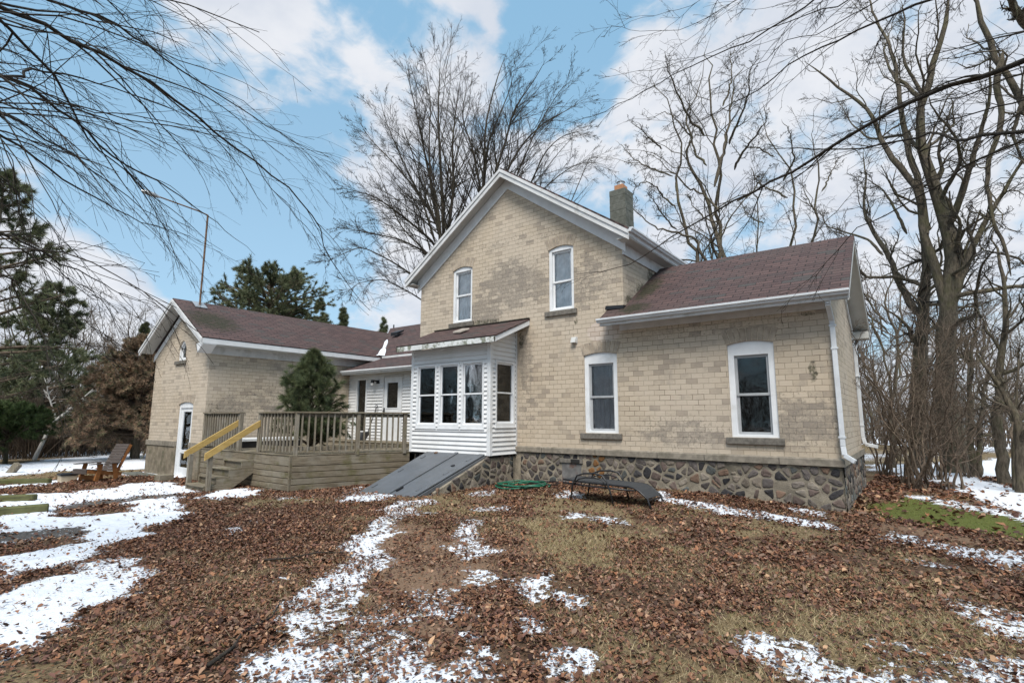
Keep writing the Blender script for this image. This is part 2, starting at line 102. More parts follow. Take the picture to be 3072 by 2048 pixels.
LOCUSTS=[[[0.21,0.02,[[-6.05,22.19,4.83],[-5.87,22.24,8.42],[-5.9,22.23,10.29],[-6.01,22.2,11.46],[-6.25,22.13,12.47],[-6.27,22.13,13.85],[-6.37,22.1,15.48],[-6.22,22.14,16.78],[-6.09,22.18,17.78]]],
[0.1,0.015,[[-6.01,22.2,11.46],[-5.96,22.55,12.74],[-5.69,22.96,14.03],[-5.52,23.33,15.58],[-5.19,23.74,16.92],[-4.86,24.14,17.97]]],
[0.08,0.012,[[-6.27,22.13,13.85],[-6.61,21.28,14.36],[-6.67,20.5,15.07],[-6.8,19.7,15.84],[-6.76,18.96,16.23]]],
[0.07,0.01,[[-6.25,22.13,12.47],[-6.78,22.19,13.25],[-7.31,22.23,14.46],[-8.04,22.19,15.54],[-9.01,22.03,15.6]]],
[0.07,0.01,[[-5.9,22.23,10.29],[-6.48,22.38,11.16],[-7.14,22.49,11.67],[-7.9,22.55,12.62],[-8.42,22.68,13.56],[-9.33,22.65,14.26]]],
[0.05,0.01,[[-5.85,22.24,9.81],[-6.52,22.05,10.1],[-6.91,21.93,10.64],[-7.13,21.86,11.44]]]],
[[0.2,0.02,[[-5.54,23.86,4.99],[-5.5,23.88,8.87],[-5.69,23.83,9.97],[-5.54,23.87,11.23],[-5.54,23.86,12.75],[-5.69,23.83,14.01],[-5.86,23.79,15.94],[-5.89,23.78,17.02],[-6.04,23.74,18.7],[-6.17,23.71,19.74]]],
[0.08,0.012,[[-5.54,23.86,12.75],[-4.96,23.5,13.43],[-4.51,23.1,13.69],[-3.9,22.73,14.08],[-3.93,22.24,14.61]]],
[0.08,0.01,[[-5.69,23.83,14.01],[-5.09,23.23,14.75],[-4.54,22.61,15.53],[-4.27,21.93,16.02],[-3.8,21.28,16.01]]],
[0.05,0.01,[[-5.54,23.87,11.23],[-4.83,23.94,11.57],[-4.54,23.93,11.98],[-4.08,23.93,12.54]]],
[0.06,0.01,[[-5.86,23.79,15.94],[-5.5,24.34,17.38],[-5.63,24.77,18.79],[-5.41,25.28,19.91]]]],
[[0.17,0.015,[[-6.77,20.93,4.75],[-6.79,20.93,7.99],[-7.06,20.84,9.02],[-7.21,20.79,10.33],[-7.27,20.76,11.75],[-7.63,20.63,13.06],[-7.75,20.59,14.45],[-7.87,20.54,15.77],[-8.01,20.49,16.61]]],
[0.05,0.01,[[-7.21,20.79,10.33],[-7.54,19.93,10.86],[-7.89,19.05,11.0],[-8.0,18.25,10.38]]],
[0.05,0.01,[[-7.27,20.76,11.75],[-8.04,20.87,12.4],[-8.83,20.93,12.97],[-9.47,21.05,13.83],[-10.05,21.18,14.5]]],
[0.05,0.008,[[-7.63,20.63,13.06],[-8.08,19.7,13.56],[-8.26,18.85,13.79]]],
[0.09,0.012,[[-6.18,21.12,7.75],[-6.75,20.98,9.09],[-7.39,20.81,9.45],[-8.2,20.55,9.74],[-8.85,20.32,10.39],[-8.92,20.33,11.18]]],
[0.05,0.01,[[-7.2,20.79,9.4],[-7.47,19.66,9.75],[-7.4,18.64,10.1],[-7.31,17.63,9.97]]]],
[[0.16,0.015,[[-3.36,22.75,4.66],[-3.21,22.78,8.58],[-3.19,22.78,9.37],[-3.34,22.76,10.47],[-3.45,22.74,11.22],[-3.69,22.7,12.29],[-3.78,22.69,13.26],[-4.13,22.63,14.11],[-4.16,22.62,14.9]]],
[0.06,0.01,[[-3.34,22.76,10.47],[-4.02,23.21,11.09],[-4.58,23.67,11.8],[-4.97,24.16,12.9]]],
[0.06,0.01,[[-3.45,22.74,11.22],[-2.88,22.29,11.69],[-2.9,21.76,12.35],[-3.12,21.2,13.05]]],
[0.04,0.01,[[-3.69,22.7,12.29],[-4.45,23.56,13.48],[-5.15,24.41,13.98]]]],
[[0.13,0.015,[[-3.19,24.8,4.89],[-2.77,24.85,9.15],[-2.52,24.87,10.04],[-2.35,24.89,11.24],[-2.44,24.88,12.23],[-2.22,24.9,13.14],[-2.38,24.89,14.17]]],
[0.05,0.01,[[-2.52,24.87,10.04],[-2.92,24.87,11.1],[-3.12,24.89,11.84]]],
[0.05,0.01,[[-2.35,24.89,11.24],[-1.98,25.74,12.23],[-1.75,26.58,13.3]]]],
[[0.11,0.012,[[-5.28,25.46,5.16],[-4.95,25.52,9.39],[-4.79,25.55,10.59],[-4.82,25.55,11.63],[-5.2,25.48,12.75],[-5.24,25.47,13.61]]],
[0.04,0.01,[[-4.79,25.55,10.59],[-5.59,26.46,11.48],[-6.05,27.43,12.7]]]]]
SLIM=[[0.13,0.02,[[1.6,17.43,0.08],[1.56,17.56,0.97],[1.6,17.69,2.22],[1.76,17.81,3.24],[2.0,17.92,4.14],[2.09,18.05,5.48],[2.06,18.18,6.0],[2.08,18.32,6.59]]],[0.12,0.02,[[1.63,15.41,0.13],[1.74,15.43,1.6],[1.57,15.47,2.25],[1.3,15.52,2.82],[1.21,15.55,3.17]]],[0.1,0.02,[[1.15,18.97,0.07],[1.26,19.2,1.58],[1.26,19.43,2.28],[1.49,19.65,3.72],[1.71,19.87,4.76]]],[0.08,0.02,[[1.23,18.96,0.11],[1.24,19.07,0.9],[1.36,19.17,1.58],[1.55,19.26,2.41],[1.84,19.34,3.24]]],[0.05,0.02,[[1.59,15.92,0.12],[1.7,16.04,1.04],[1.84,16.16,2.16],[2.01,16.27,3.3]]],[0.06,0.02,[[1.58,17.43,2.21],[1.79,17.12,1.89],[1.94,16.82,1.59]]],[0.05,0.01,[[-0.68,20.99,3.21],[-0.77,21.22,4.77],[-1.24,21.44,5.39],[-1.25,21.68,6.44],[-1.47,21.9,6.81]]]]
OVER_LEFT=[[0.035,0.004,[[-5.99,0.37,5.2],[-6.17,0.58,5.32],[-6.35,0.81,5.45],[-6.47,1.3,5.47],[-6.62,1.57,5.64],[-6.73,1.94,5.57],[-6.82,2.3,5.5],[-6.9,2.66,5.37],[-6.93,3.12,5.25],[-6.93,3.58,5.07],[-6.96,3.94,4.95],[-7.06,4.18,4.79],[-7.15,4.4,4.47],[-7.21,4.69,4.11],[-7.2,5.06,3.73],[-7.15,5.46,3.44]]],[0.03,0.004,[[-6.46,0.73,5.72],[-6.72,0.91,5.84],[-6.95,1.22,6.03],[-7.16,1.59,6.2],[-7.36,1.95,6.31],[-7.46,2.58,6.27],[-7.52,3.18,6.25],[-7.59,3.7,6.11],[-7.61,4.25,6.04],[-7.59,4.83,6.05]]],[0.03,0.003,[[-5.97,0.55,4.54],[-6.22,0.65,4.73],[-6.45,0.78,4.95],[-6.69,0.88,5.11],[-6.9,1.17,5.27],[-7.08,1.54,5.42],[-7.21,2.06,5.53],[-7.33,2.51,5.6],[-7.45,2.9,5.65]]],[0.035,0.003,[[-6.97,0.59,4.93],[-7.26,0.77,5.09],[-7.53,1.06,5.21],[-7.78,1.37,5.26],[-8.02,1.71,5.17],[-8.24,2.09,5.11],[-8.43,2.51,5.06],[-8.61,2.94,5.0],[-8.74,3.46,4.86],[-8.87,3.93,4.71],[-8.99,4.37,4.47]]],[0.03,0.003,[[-5.98,0.49,5.08],[-6.24,0.61,5.11],[-6.5,0.77,5.09],[-6.75,0.98,5.02],[-6.99,1.19,4.95],[-7.25,1.31,4.88],[-7.49,1.47,4.78],[-7.71,1.75,4.72],[-7.9,2.13,4.61],[-8.06,2.56,4.56],[-8.18,3.03,4.36],[-8.28,3.53,4.19]]],[0.03,0.003,[[-6.97,0.63,4.54],[-7.27,0.82,4.63],[-7.55,1.07,4.62],[-7.82,1.37,4.55],[-8.06,1.78,4.52],[-8.29,2.16,4.49],[-8.49,2.58,4.43],[-8.65,3.09,4.42],[-8.8,3.59,4.38]]],[0.024,0.003,[[-4.97,0.58,2.92],[-5.45,0.71,3.02],[-5.92,0.97,3.08],[-6.37,1.29,3.1],[-6.8,1.65,3.06],[-7.21,2.07,3.03],[-7.59,2.53,3.03]]],[0.018,0.003,[[-4.97,0.58,2.91],[-5.35,0.7,2.97],[-5.73,0.92,2.97],[-6.09,1.18,2.93],[-6.43,1.49,2.88],[-6.79,1.7,2.88]]],[0.026,0.003,[[-6.47,0.62,4.6],[-6.82,0.74,4.72],[-7.15,0.98,4.76],[-7.46,1.3,4.71],[-7.73,1.74,4.67],[-7.96,2.29,4.39],[-8.19,2.76,4.28],[-8.47,3.03,4.26]]],[0.018,0.003,[[-5.98,0.49,5.12],[-6.39,0.61,5.33],[-6.74,1.12,5.66],[-7.08,1.56,5.81],[-7.38,2.09,5.82],[-7.62,2.69,5.73],[-7.91,3.12,5.37]]],[0.018,0.003,[[-5.89,1.14,5.71],[-6.2,1.28,5.83],[-6.49,1.51,5.86],[-6.78,1.75,5.97],[-7.04,2.07,6.06],[-7.24,2.52,5.99],[-7.5,2.79,5.86]]],[0.014,0.004,[[-5.96,0.71,5.3],[-6.08,0.78,5.28],[-6.19,0.84,5.15],[-6.3,0.94,4.99],[-6.4,1.11,4.66]]],[0.012,0.004,[[-3.97,0.49,2.41],[-4.29,0.59,2.43],[-4.61,0.7,2.42],[-4.94,0.79,2.42]]],[0.016,0.003,[[-5.97,0.62,3.88],[-6.26,0.74,3.87],[-6.53,0.93,3.75],[-6.8,1.16,3.68],[-7.06,1.41,3.47],[-7.31,1.69,3.4]]],[0.012,0.005,[[-7.48,3.37,5.54],[-7.59,3.5,5.33],[-7.64,3.77,5.11],[-7.65,4.1,4.88],[-7.66,4.41,4.73],[-7.55,4.91,4.22]]],[0.012,0.003,[[-7.28,2.81,5.57],[-7.47,3.13,5.79],[-7.54,3.7,5.84],[-7.51,4.38,5.99],[-7.5,4.98,5.97]]],[0.016,0.003,[[-6.47,0.57,5.04],[-6.77,0.69,5.16],[-7.02,1.04,5.27],[-7.25,1.5,5.28],[-7.47,1.88,5.0],[-7.73,2.08,4.6]]],[0.012,0.003,[[-6.96,0.71,4.36],[-7.2,0.84,4.36],[-7.43,1.03,3.79],[-7.64,1.29,3.68],[-7.84,1.61,3.6]]],[0.01,0.002,[[-6.79,1.72,6.56],[-7.04,1.91,6.55],[-7.25,2.28,6.47],[-7.5,2.49,6.3],[-7.69,2.85,6.1],[-7.88,3.19,5.93]]]]
OVER_RIGHT=[[0.028,0.004,[[-0.22,6.0,6.12],[-0.43,6.17,6.2],[-0.66,6.33,6.22],[-1.02,6.47,6.22],[-1.41,6.58,6.28],[-1.84,6.66,6.28],[-2.24,6.73,6.3],[-2.63,6.78,6.34],[-3.04,6.81,6.33],[-3.41,6.83,6.31],[-3.78,6.84,6.31],[-4.14,6.85,6.36]]],[0.032,0.004,[[0.55,5.47,5.3],[0.37,5.71,5.46],[0.1,5.94,5.59],[-0.3,6.16,5.7],[-0.63,6.36,5.71],[-0.95,6.54,5.71],[-1.27,6.71,5.74],[-1.65,6.86,5.76],[-2.11,6.97,5.7],[-2.74,6.98,5.63]]],[0.05,0.005,[[1.08,5.39,4.32],[0.94,5.6,4.43],[0.77,5.8,4.51],[0.53,6.0,4.57],[0.27,6.19,4.66],[0.1,6.37,4.63],[-0.11,6.55,4.59],[-0.51,6.71,4.56],[-0.92,6.84,4.5],[-1.28,6.96,4.44],[-1.64,7.06,4.46],[-2.08,7.13,4.34],[-2.55,7.16,4.11],[-2.84,7.24,4.03],[-3.31,7.23,3.85],[-3.74,7.21,3.82],[-4.15,7.19,3.95]]],[0.045,0.004,[[1.03,5.4,3.85],[0.9,5.63,3.99],[0.74,5.85,4.16],[0.59,6.07,4.25],[0.49,6.28,4.35],[0.35,6.49,4.57],[0.19,6.7,4.67],[-0.2,6.9,4.79],[-0.63,7.07,4.94],[-1.11,7.21,5.16],[-1.66,7.31,5.26]]],[0.022,0.003,[[1.15,5.89,4.29],[1.01,6.2,4.45],[0.84,6.52,4.63],[0.55,6.84,4.76],[0.1,7.14,4.86],[-0.44,7.42,4.94],[-1.07,7.64,4.99],[-1.52,7.85,5.02]]],[0.028,0.004,[[1.11,5.9,3.91],[0.97,6.18,4.01],[0.78,6.46,4.06],[0.56,6.74,4.04],[0.31,7.02,4.04],[0.03,7.28,4.0],[-0.3,7.53,3.95],[-0.55,7.77,3.87],[-0.89,8.0,3.61],[-1.41,8.18,3.4]]],[0.014,0.003,[[-1.04,6.42,6.85],[-1.3,6.59,6.96],[-1.68,6.72,6.97],[-2.01,6.85,7.05],[-2.52,6.91,7.25],[-2.94,6.98,7.5],[-3.29,7.05,7.83],[-3.54,7.18,8.2]]],[0.01,0.003,[[-1.51,6.32,6.97],[-1.77,6.57,7.19],[-2.17,6.76,7.37],[-2.64,6.91,7.64],[-3.14,7.03,7.79],[-3.48,7.2,7.92]]],[0.018,0.003,[[-0.22,6.0,6.05],[-0.47,6.2,6.22],[-0.7,6.41,6.37],[-1.03,6.59,6.52],[-1.43,6.74,6.73],[-1.74,6.89,6.76],[-2.13,7.02,6.86],[-2.6,7.09,6.93],[-3.1,7.13,7.03],[-3.65,7.12,7.14]]],[0.014,0.003,[[-0.26,5.99,6.09],[-0.35,6.24,6.21],[-0.6,6.47,6.37],[-0.94,6.68,6.25],[-1.24,6.89,6.12],[-1.43,7.11,6.04],[-1.72,7.3,6.07]]],[0.024,0.003,[[1.13,5.89,4.09],[0.99,6.25,4.19],[0.74,6.63,4.32],[0.43,6.99,4.29],[0.15,7.33,4.33],[-0.28,7.66,4.31],[-0.66,7.97,4.36]]],[0.018,0.003,[[0.52,5.88,4.51],[0.36,6.21,4.7],[0.02,6.54,4.81],[-0.26,6.85,4.91],[-0.65,7.15,4.84],[-1.17,7.41,4.84]]],[0.014,0.003,[[-0.3,5.99,5.59],[-0.57,6.27,5.82],[-0.93,6.53,5.95],[-1.35,6.77,5.95],[-1.8,6.97,6.12],[-2.45,7.09,5.98]]],[0.014,0.003,[[0.97,5.72,4.56],[0.87,6.02,4.67],[0.62,6.33,4.84],[0.39,6.63,4.93],[0.03,6.92,5.09],[-0.39,7.19,5.27]]],[0.016,0.003,[[1.17,6.39,3.83],[1.02,6.67,3.93],[0.82,6.95,4.04],[0.68,7.22,4.06],[0.42,7.49,4.08]]]]

# ---------------------------------------------------------------- small numeric helpers
rng = np.random.RandomState(7); random.seed(7)
_gp = np.array(GP, float)
def gz(x, y):
    x = np.asarray(x, float); y = np.asarray(y, float); num = 0*x; den = 0*x
    for a, b, c in _gp:
        w = ((x-a)**2+(y-b)**2+.6)**-1.6; num = num+w*c; den = den+w
    return num/den
def G(x, y): return float(gz(x, y))
def vnoise(x, y, s, seed=0):
    x = x*s+seed*17.3; y = y*s-seed*9.1
    xi = np.floor(x).astype(np.int64); yi = np.floor(y).astype(np.int64); fx = x-xi; fy = y-yi
    fx = fx*fx*(3-2*fx); fy = fy*fy*(3-2*fy)
    def h(a, b):
        n = (a*374761393+b*668265263+seed*982451653) & 0x7fffffff
        n = ((n ^ (n >> 13))*1274126177) & 0x7fffffff
        return ((n ^ (n >> 16)) & 0xffff)/65535.
    return (h(xi, yi)*(1-fx)+h(xi+1, yi)*fx)*(1-fy)+(h(xi, yi+1)*(1-fx)+h(xi+1, yi+1)*fx)*fy
def fbm(x, y, s, seed=0, o=3):
    a = 0; t = 0; w = 1.
    for i in range(o): a = a+w*vnoise(x, y, s*2**i, seed+i*5); t += w; w *= .55
    return a/t
def sdist(poly, x, y):      # signed distance to a polygon, positive inside
    P = np.array(poly); d = np.full(x.shape, 1e9); ins = np.zeros(x.shape, bool); n = len(P)
    for i in range(n):
        a = P[i]; b = P[(i+1) % n]; e = b-a; L = (e@e)+1e-9
        t = np.clip(((x-a[0])*e[0]+(y-a[1])*e[1])/L, 0, 1)
        d = np.minimum(d, (x-a[0]-t*e[0])**2+(y-a[1]-t*e[1])**2)
        c = ((a[1] > y) != (b[1] > y)) & (x < (b[0]-a[0])*(y-a[1])/((b[1]-a[1]) if b[1] != a[1] else 1e-9)+a[0])
        ins ^= c
    d = np.sqrt(d); return np.where(ins, d, -d)
def sm(v, a, b): t = np.clip((v-a)/(b-a), 0, 1); return t*t*(3-2*t)
def cover(polys, x, y, soft=.15):
    m = np.zeros(x.shape)
    for p in polys:
        P = np.array(p); lo = P.min(0)-1; hi = P.max(0)+1
        k = (x > lo[0]) & (x < hi[0]) & (y > lo[1]) & (y < hi[1])
        if k.any(): m[k] = np.maximum(m[k], sm(sdist(p, x[k], y[k])+(fbm(x[k], y[k], 3., 3)-.5)*soft*2.5, -soft, soft))
    return m
def masks(x, y):
    x = np.asarray(x, float); y = np.asarray(y, float)
    cov = np.zeros(x.shape)
    for st, p in SNOW:
        P = np.array(p); lo = P.min(0)-1; hi = P.max(0)+1
        k = (x > lo[0]) & (x < hi[0]) & (y > lo[1]) & (y < hi[1])
        if not k.any(): continue
        xs, ys = x[k], y[k]; dist = np.hypot(xs, ys); soft = .05+.012*dist
        v = sm(sdist(p, xs, ys)+.008*dist+(fbm(xs, ys, 2.2, 11)-.5)*soft*4, -soft, soft)*st
        cov[k] = np.maximum(cov[k], v)
    holes = cover(SNOW_GAPS, x, y); wet = cover(WET, x, y)
    cov = cov*(1-holes*.95)*(1-wet*.85)
    far = sm(np.hypot(x, y), 24, 40)*sm(fbm(x, y, .12, 31), .40, .55)
    cov = np.maximum(cov, far*.9)
    cov = np.minimum(cov*1.12, 1)*(1-.25*(cov < .85)*sm(fbm(x, y, 1.6, 21), .45, .65))
    snow = cov
    moss = cover(MOSS, x, y, .25)*(1-snow); dirt = cover(DIRT, x, y, .2)
    lawn = np.maximum(cover(LAWN, x, y, .4), sm(np.hypot(x, y), 13, 24)*.8)
    lawn = np.maximum(lawn, .62*sm(fbm(x, y, 1.1, 51)+.2*fbm(x, y, 5., 52), .52, .72)*sm(x, -7, -4.5)); lawn = np.maximum(lawn, .45*sm(fbm(x, y, 1.4, 53), .5, .7))
    return snow, moss, dirt, wet, lawn*(1-snow)*(1-moss)*(1-.85*dirt)

# ---------------------------------------------------------------- scene helpers
def tag(o, label=None, cat=None, group=None, kind=None):
    if label: o['label'] = label
    if cat: o['category'] = cat
    if group: o['group'] = group
    if kind: o['kind'] = kind
    return o
def empty(name, loc, label, cat, group=None, rz=0.):
    o = bpy.data.objects.new(name, None); col.objects.link(o); o.location = loc; o.rotation_euler = (0, 0, rz)
    o.empty_display_size = .2; return tag(o, label, cat, group)
def link(name, me, parent=None):
    o = bpy.data.objects.new(name, me); col.objects.link(o)
    if parent is not None:
        o.parent = parent
        m = parent.matrix_basis.copy(); q = parent
        while q.parent is not None: m = q.parent.matrix_basis @ q.matrix_parent_inverse @ m; q = q.parent
        if not LOCAL: o.matrix_parent_inverse = m.inverted()
    return o
LOCAL = False     # True: meshes are given in the parent's own coordinates
def np_mesh(name, V, F, m, attr=None, smooth=False, uv=None):
    """V Nx3, F list of (Kxn) int arrays"""
    me = bpy.data.meshes.new(name); V = np.asarray(V, np.float32)
    me.vertices.add(len(V)); me.vertices.foreach_set('co', V.ravel())
    if not isinstance(F, (list, tuple)): F = [F]
    F = [np.asarray(f, np.int32) for f in F if len(f)]
    nl = sum(f.size for f in F); npoly = sum(len(f) for f in F)
    me.loops.add(nl); me.loops.foreach_set('vertex_index', np.concatenate([f.ravel() for f in F]))
    me.polygons.add(npoly); sizes = np.concatenate([np.full(len(f), f.shape[1], np.int32) for f in F])
    starts = np.concatenate(([0], np.cumsum(sizes)[:-1])).astype(np.int32)
    me.polygons.foreach_set('loop_start', starts)
    me.update(calc_edges=True)
    if attr:
        for k, a in attr.items():
            at = me.color_attributes.new(k, 'FLOAT_COLOR', 'POINT'); a = np.asarray(a, np.float32)
            if a.shape[1] == 3: a = np.hstack([a, np.ones((len(a), 1), np.float32)])
            at.data.foreach_set('color', a.ravel())
    if smooth: me.polygons.foreach_set('use_smooth', np.ones(npoly, bool))
    me.materials.append(m); me.update(); return me

class FR:
    """a wall's own frame: u along the wall, w up, d outward"""
    def __init__(s, kind, at): s.k = kind; s.at = at
    def __call__(s, u, w, d=0.):
        if s.k == 'front': return (u, s.at-d, w)
        if s.k == 'right': return (s.at+d, u, w)
        if s.k == 'left': return (s.at-d, u, w)
        if s.k == 'back': return (u, s.at+d, w)
class MB:
    def __init__(s): s.v = []; s.f = []; s.uv = {}
    def add(s, vs, fs):
        b = len(s.v); s.v += [tuple(v) for v in vs]; s.f += [tuple(b+i for i in f) for f in fs]; return s
    def box(s, x0, x1, y0, y1, z0, z1):
        if x0 > x1: x0, x1 = x1, x0
        if y0 > y1: y0, y1 = y1, y0
        return s.add([(x0,y0,z0),(x1,y0,z0),(x1,y1,z0),(x0,y1,z0),(x0,y0,z1),(x1,y0,z1),(x1,y1,z1),(x0,y1,z1)],
              [(0,3,2,1),(4,5,6,7),(0,1,5,4),(1,2,6,5),(2,3,7,6),(3,0,4,7)])
    def fbox(s, F, u0, u1, w0, w1, d0, d1):
        p = [F(u, w, d) for d in (d0, d1) for (u, w) in ((u0,w0),(u1,w0),(u1,w1),(u0,w1))]
        return s.add(p, [(0,1,2,3),(7,6,5,4),(0,4,5,1),(1,5,6,2),(2,6,7,3),(3,7,4,0)])
    def prism(s, A, B):        # two matching rings
        n = len(A); b = len(s.v); s.v += [tuple(p) for p in A]+[tuple(p) for p in B]
        s.f.append(tuple(b+i for i in range(n))); s.f.append(tuple(b+n+i for i in reversed(range(n))))
        for i in range(n): s.f.append((b+i, b+n+i, b+n+(i+1) % n, b+(i+1) % n))
        return s
    def fpoly(s, F, pts, d0, d1, holes=()):   # polygon with holes, extruded
        loops = [list(pts)]+[list(h) for h in holes]; flat = [p for l in loops for p in l]; n = len(flat)
        tri = tessellate_polygon([[Vector((p[0], p[1], 0)) for p in l] for l in loops])
        b = len(s.v); s.v += [F(u, w, d0) for u, w in flat]+[F(u, w, d1) for u, w in flat]
        for t in tri: s.f.append(tuple(b+i for i in t)); s.f.append(tuple(b+n+i for i in reversed(t)))
        k = 0
        for l in loops:
            m = len(l)
            for i in range(m): s.f.append((b+k+i, b+k+(i+1) % m, b+n+k+(i+1) % m, b+n+k+i))
            k += m
        return s
    def beam(s, a, b, w, h, upv=(0,0,1)):      # bar from a to b, width w, height h
        a = Vector(a); b = Vector(b); t = (b-a).normalized(); x = t.cross(Vector(upv))
        if x.length < 1e-4: x = t.cross(Vector((1,0,0)))
        x.normalize(); y = x.cross(t).normalized()
        q = [(x*w/2*i+y*h/2*j) for i, j in ((-1,-1),(1,-1),(1,1),(-1,1))]
        return s.prism([a+k for k in q], [b+k for k in q])
    def tube(s, pts, r, k=8, closed=False):
        pts = [Vector(p) for p in pts]; n = len(pts); rr = r if isinstance(r, (list, tuple)) else [r]*n; b = len(s.v)
        for i, p in enumerate(pts):
            t = (pts[(i+1) % n]-pts[i-1]) if closed else (pts[min(i+1, n-1)]-pts[max(i-1, 0)])
            t.normalize(); x = t.cross(Vector((0,0,1)))
            if x.length < .1: x = t.cross(Vector((0,1,0)))
            x.normalize(); y = t.cross(x)
            for j in range(k):
                a = 2*math.pi*j/k; s.v.append(tuple(p+(x*math.cos(a)+y*math.sin(a))*rr[i]))
        for i in range(n if closed else n-1):
            for j in range(k):
                i2 = (i+1) % n; s.f.append((b+i*k+j, b+i*k+(j+1) % k, b+i2*k+(j+1) % k, b+i2*k+j))
        if not closed: s.f.append(tuple(b+j for j in reversed(range(k)))); s.f.append(tuple(b+(n-1)*k+j for j in range(k)))
        return s
    def build(s, name, m, parent=None, smooth=False, bevel=0., uvdir=None):
        me = bpy.data.meshes.new(name); me.from_pydata(s.v, [], s.f); me.update()
        bm = bmesh.new(); bm.from_mesh(me); bmesh.ops.recalc_face_normals(bm, faces=bm.faces[:])
        if bevel: bmesh.ops.bevel(bm, geom=[e for e in bm.edges if len(e.link_faces) == 2 and e.calc_face_angle(0) > .6], offset=bevel, segments=1, affect='EDGES', profile=.6)
        ul = bm.loops.layers.uv.new('UVMap')
        for f in bm.faces:
            n = f.normal
            for l in f.loops:
                c = l.vert.co
                if uvdir:
                    o, a, b_ = uvdir; q = c-o; l[ul].uv = (q.dot(a), q.dot(b_))
                elif abs(n.z) > .75: l[ul].uv = (c.x, c.y)
                elif abs(n.x) > abs(n.y): l[ul].uv = (c.y, c.z)
                else: l[ul].uv = (c.x, c.z)
            f.smooth = smooth
        bm.to_mesh(me); bm.free(); me.materials.append(m)
        return link(name, me, parent)

# ---------------------------------------------------------------- materials
def mat(name):
    m = bpy.data.materials.new(name); m.use_nodes = True; return m, NT(m.node_tree)
def finish(N, color, rough=.7, height=None, dist=.01, strength=.6, spec=.3, metal=0., **kw):
    p = N.n('ShaderNodeBsdfPrincipled', {'Specular IOR Level': spec, 'Metallic': metal})
    for k, v in (('Base Color', color), ('Roughness', rough)):
        if isinstance(v, bpy.types.NodeSocket): N.link(v, p.inputs[k])
        else: p.inputs[k].default_value = (tuple(v)+(1,))[:4] if k == 'Base Color' else v
    for k, v in kw.items():
        p.inputs[k].default_value = v
    if height is not None:
        b = N.n('ShaderNodeBump', {'Height': height, 'Distance': dist, 'Strength': strength}); N.link(b.outputs[0], p.inputs['Normal'])
    o = N.n('ShaderNodeOutputMaterial'); N.link(p.outputs[0], o.inputs[0]); return p
def simple(name, c, rough=.6, var=.25, scale=6., spec=.3, metal=0., bump=.002, grime=None):
    m, N = mat(name); g = N.n('ShaderNodeTexCoord').outputs['Object']
    n = N.noise(g, scale, 4, .6); a = tuple(x*(1-var) for x in c); b = tuple(min(1, x*(1+var)) for x in c)
    cc = N.mix(N.ramp(n, .3, .7), a, b)
    if grime: cc = N.mix(N.math('MULTIPLY', N.ramp(N.noise(g, grime[1], 5, .65), grime[2], grime[3]), grime[4] if len(grime) > 4 else .8), cc, grime[0])
    finish(N, cc, rough, N.noise(g, scale*8, 3), bump, .5, spec, metal); return m
def wpos(N): return N.n('ShaderNodeNewGeometry').outputs['Position']
def blob(N, pos, c, r, soft=.5):    # 1 inside an ellipsoidal patch, noisy edge outside
    v = N.n('ShaderNodeVectorMath', {0: pos, 1: c}, operation='SUBTRACT').outputs[0]
    v = N.n('ShaderNodeVectorMath', {0: v, 1: tuple(1/x for x in r)}, operation='MULTIPLY').outputs[0]
    l = N.n('ShaderNodeVectorMath', {0: v}, operation='LENGTH').outputs['Value']
    return N.ramp(l, 1., 1-soft)
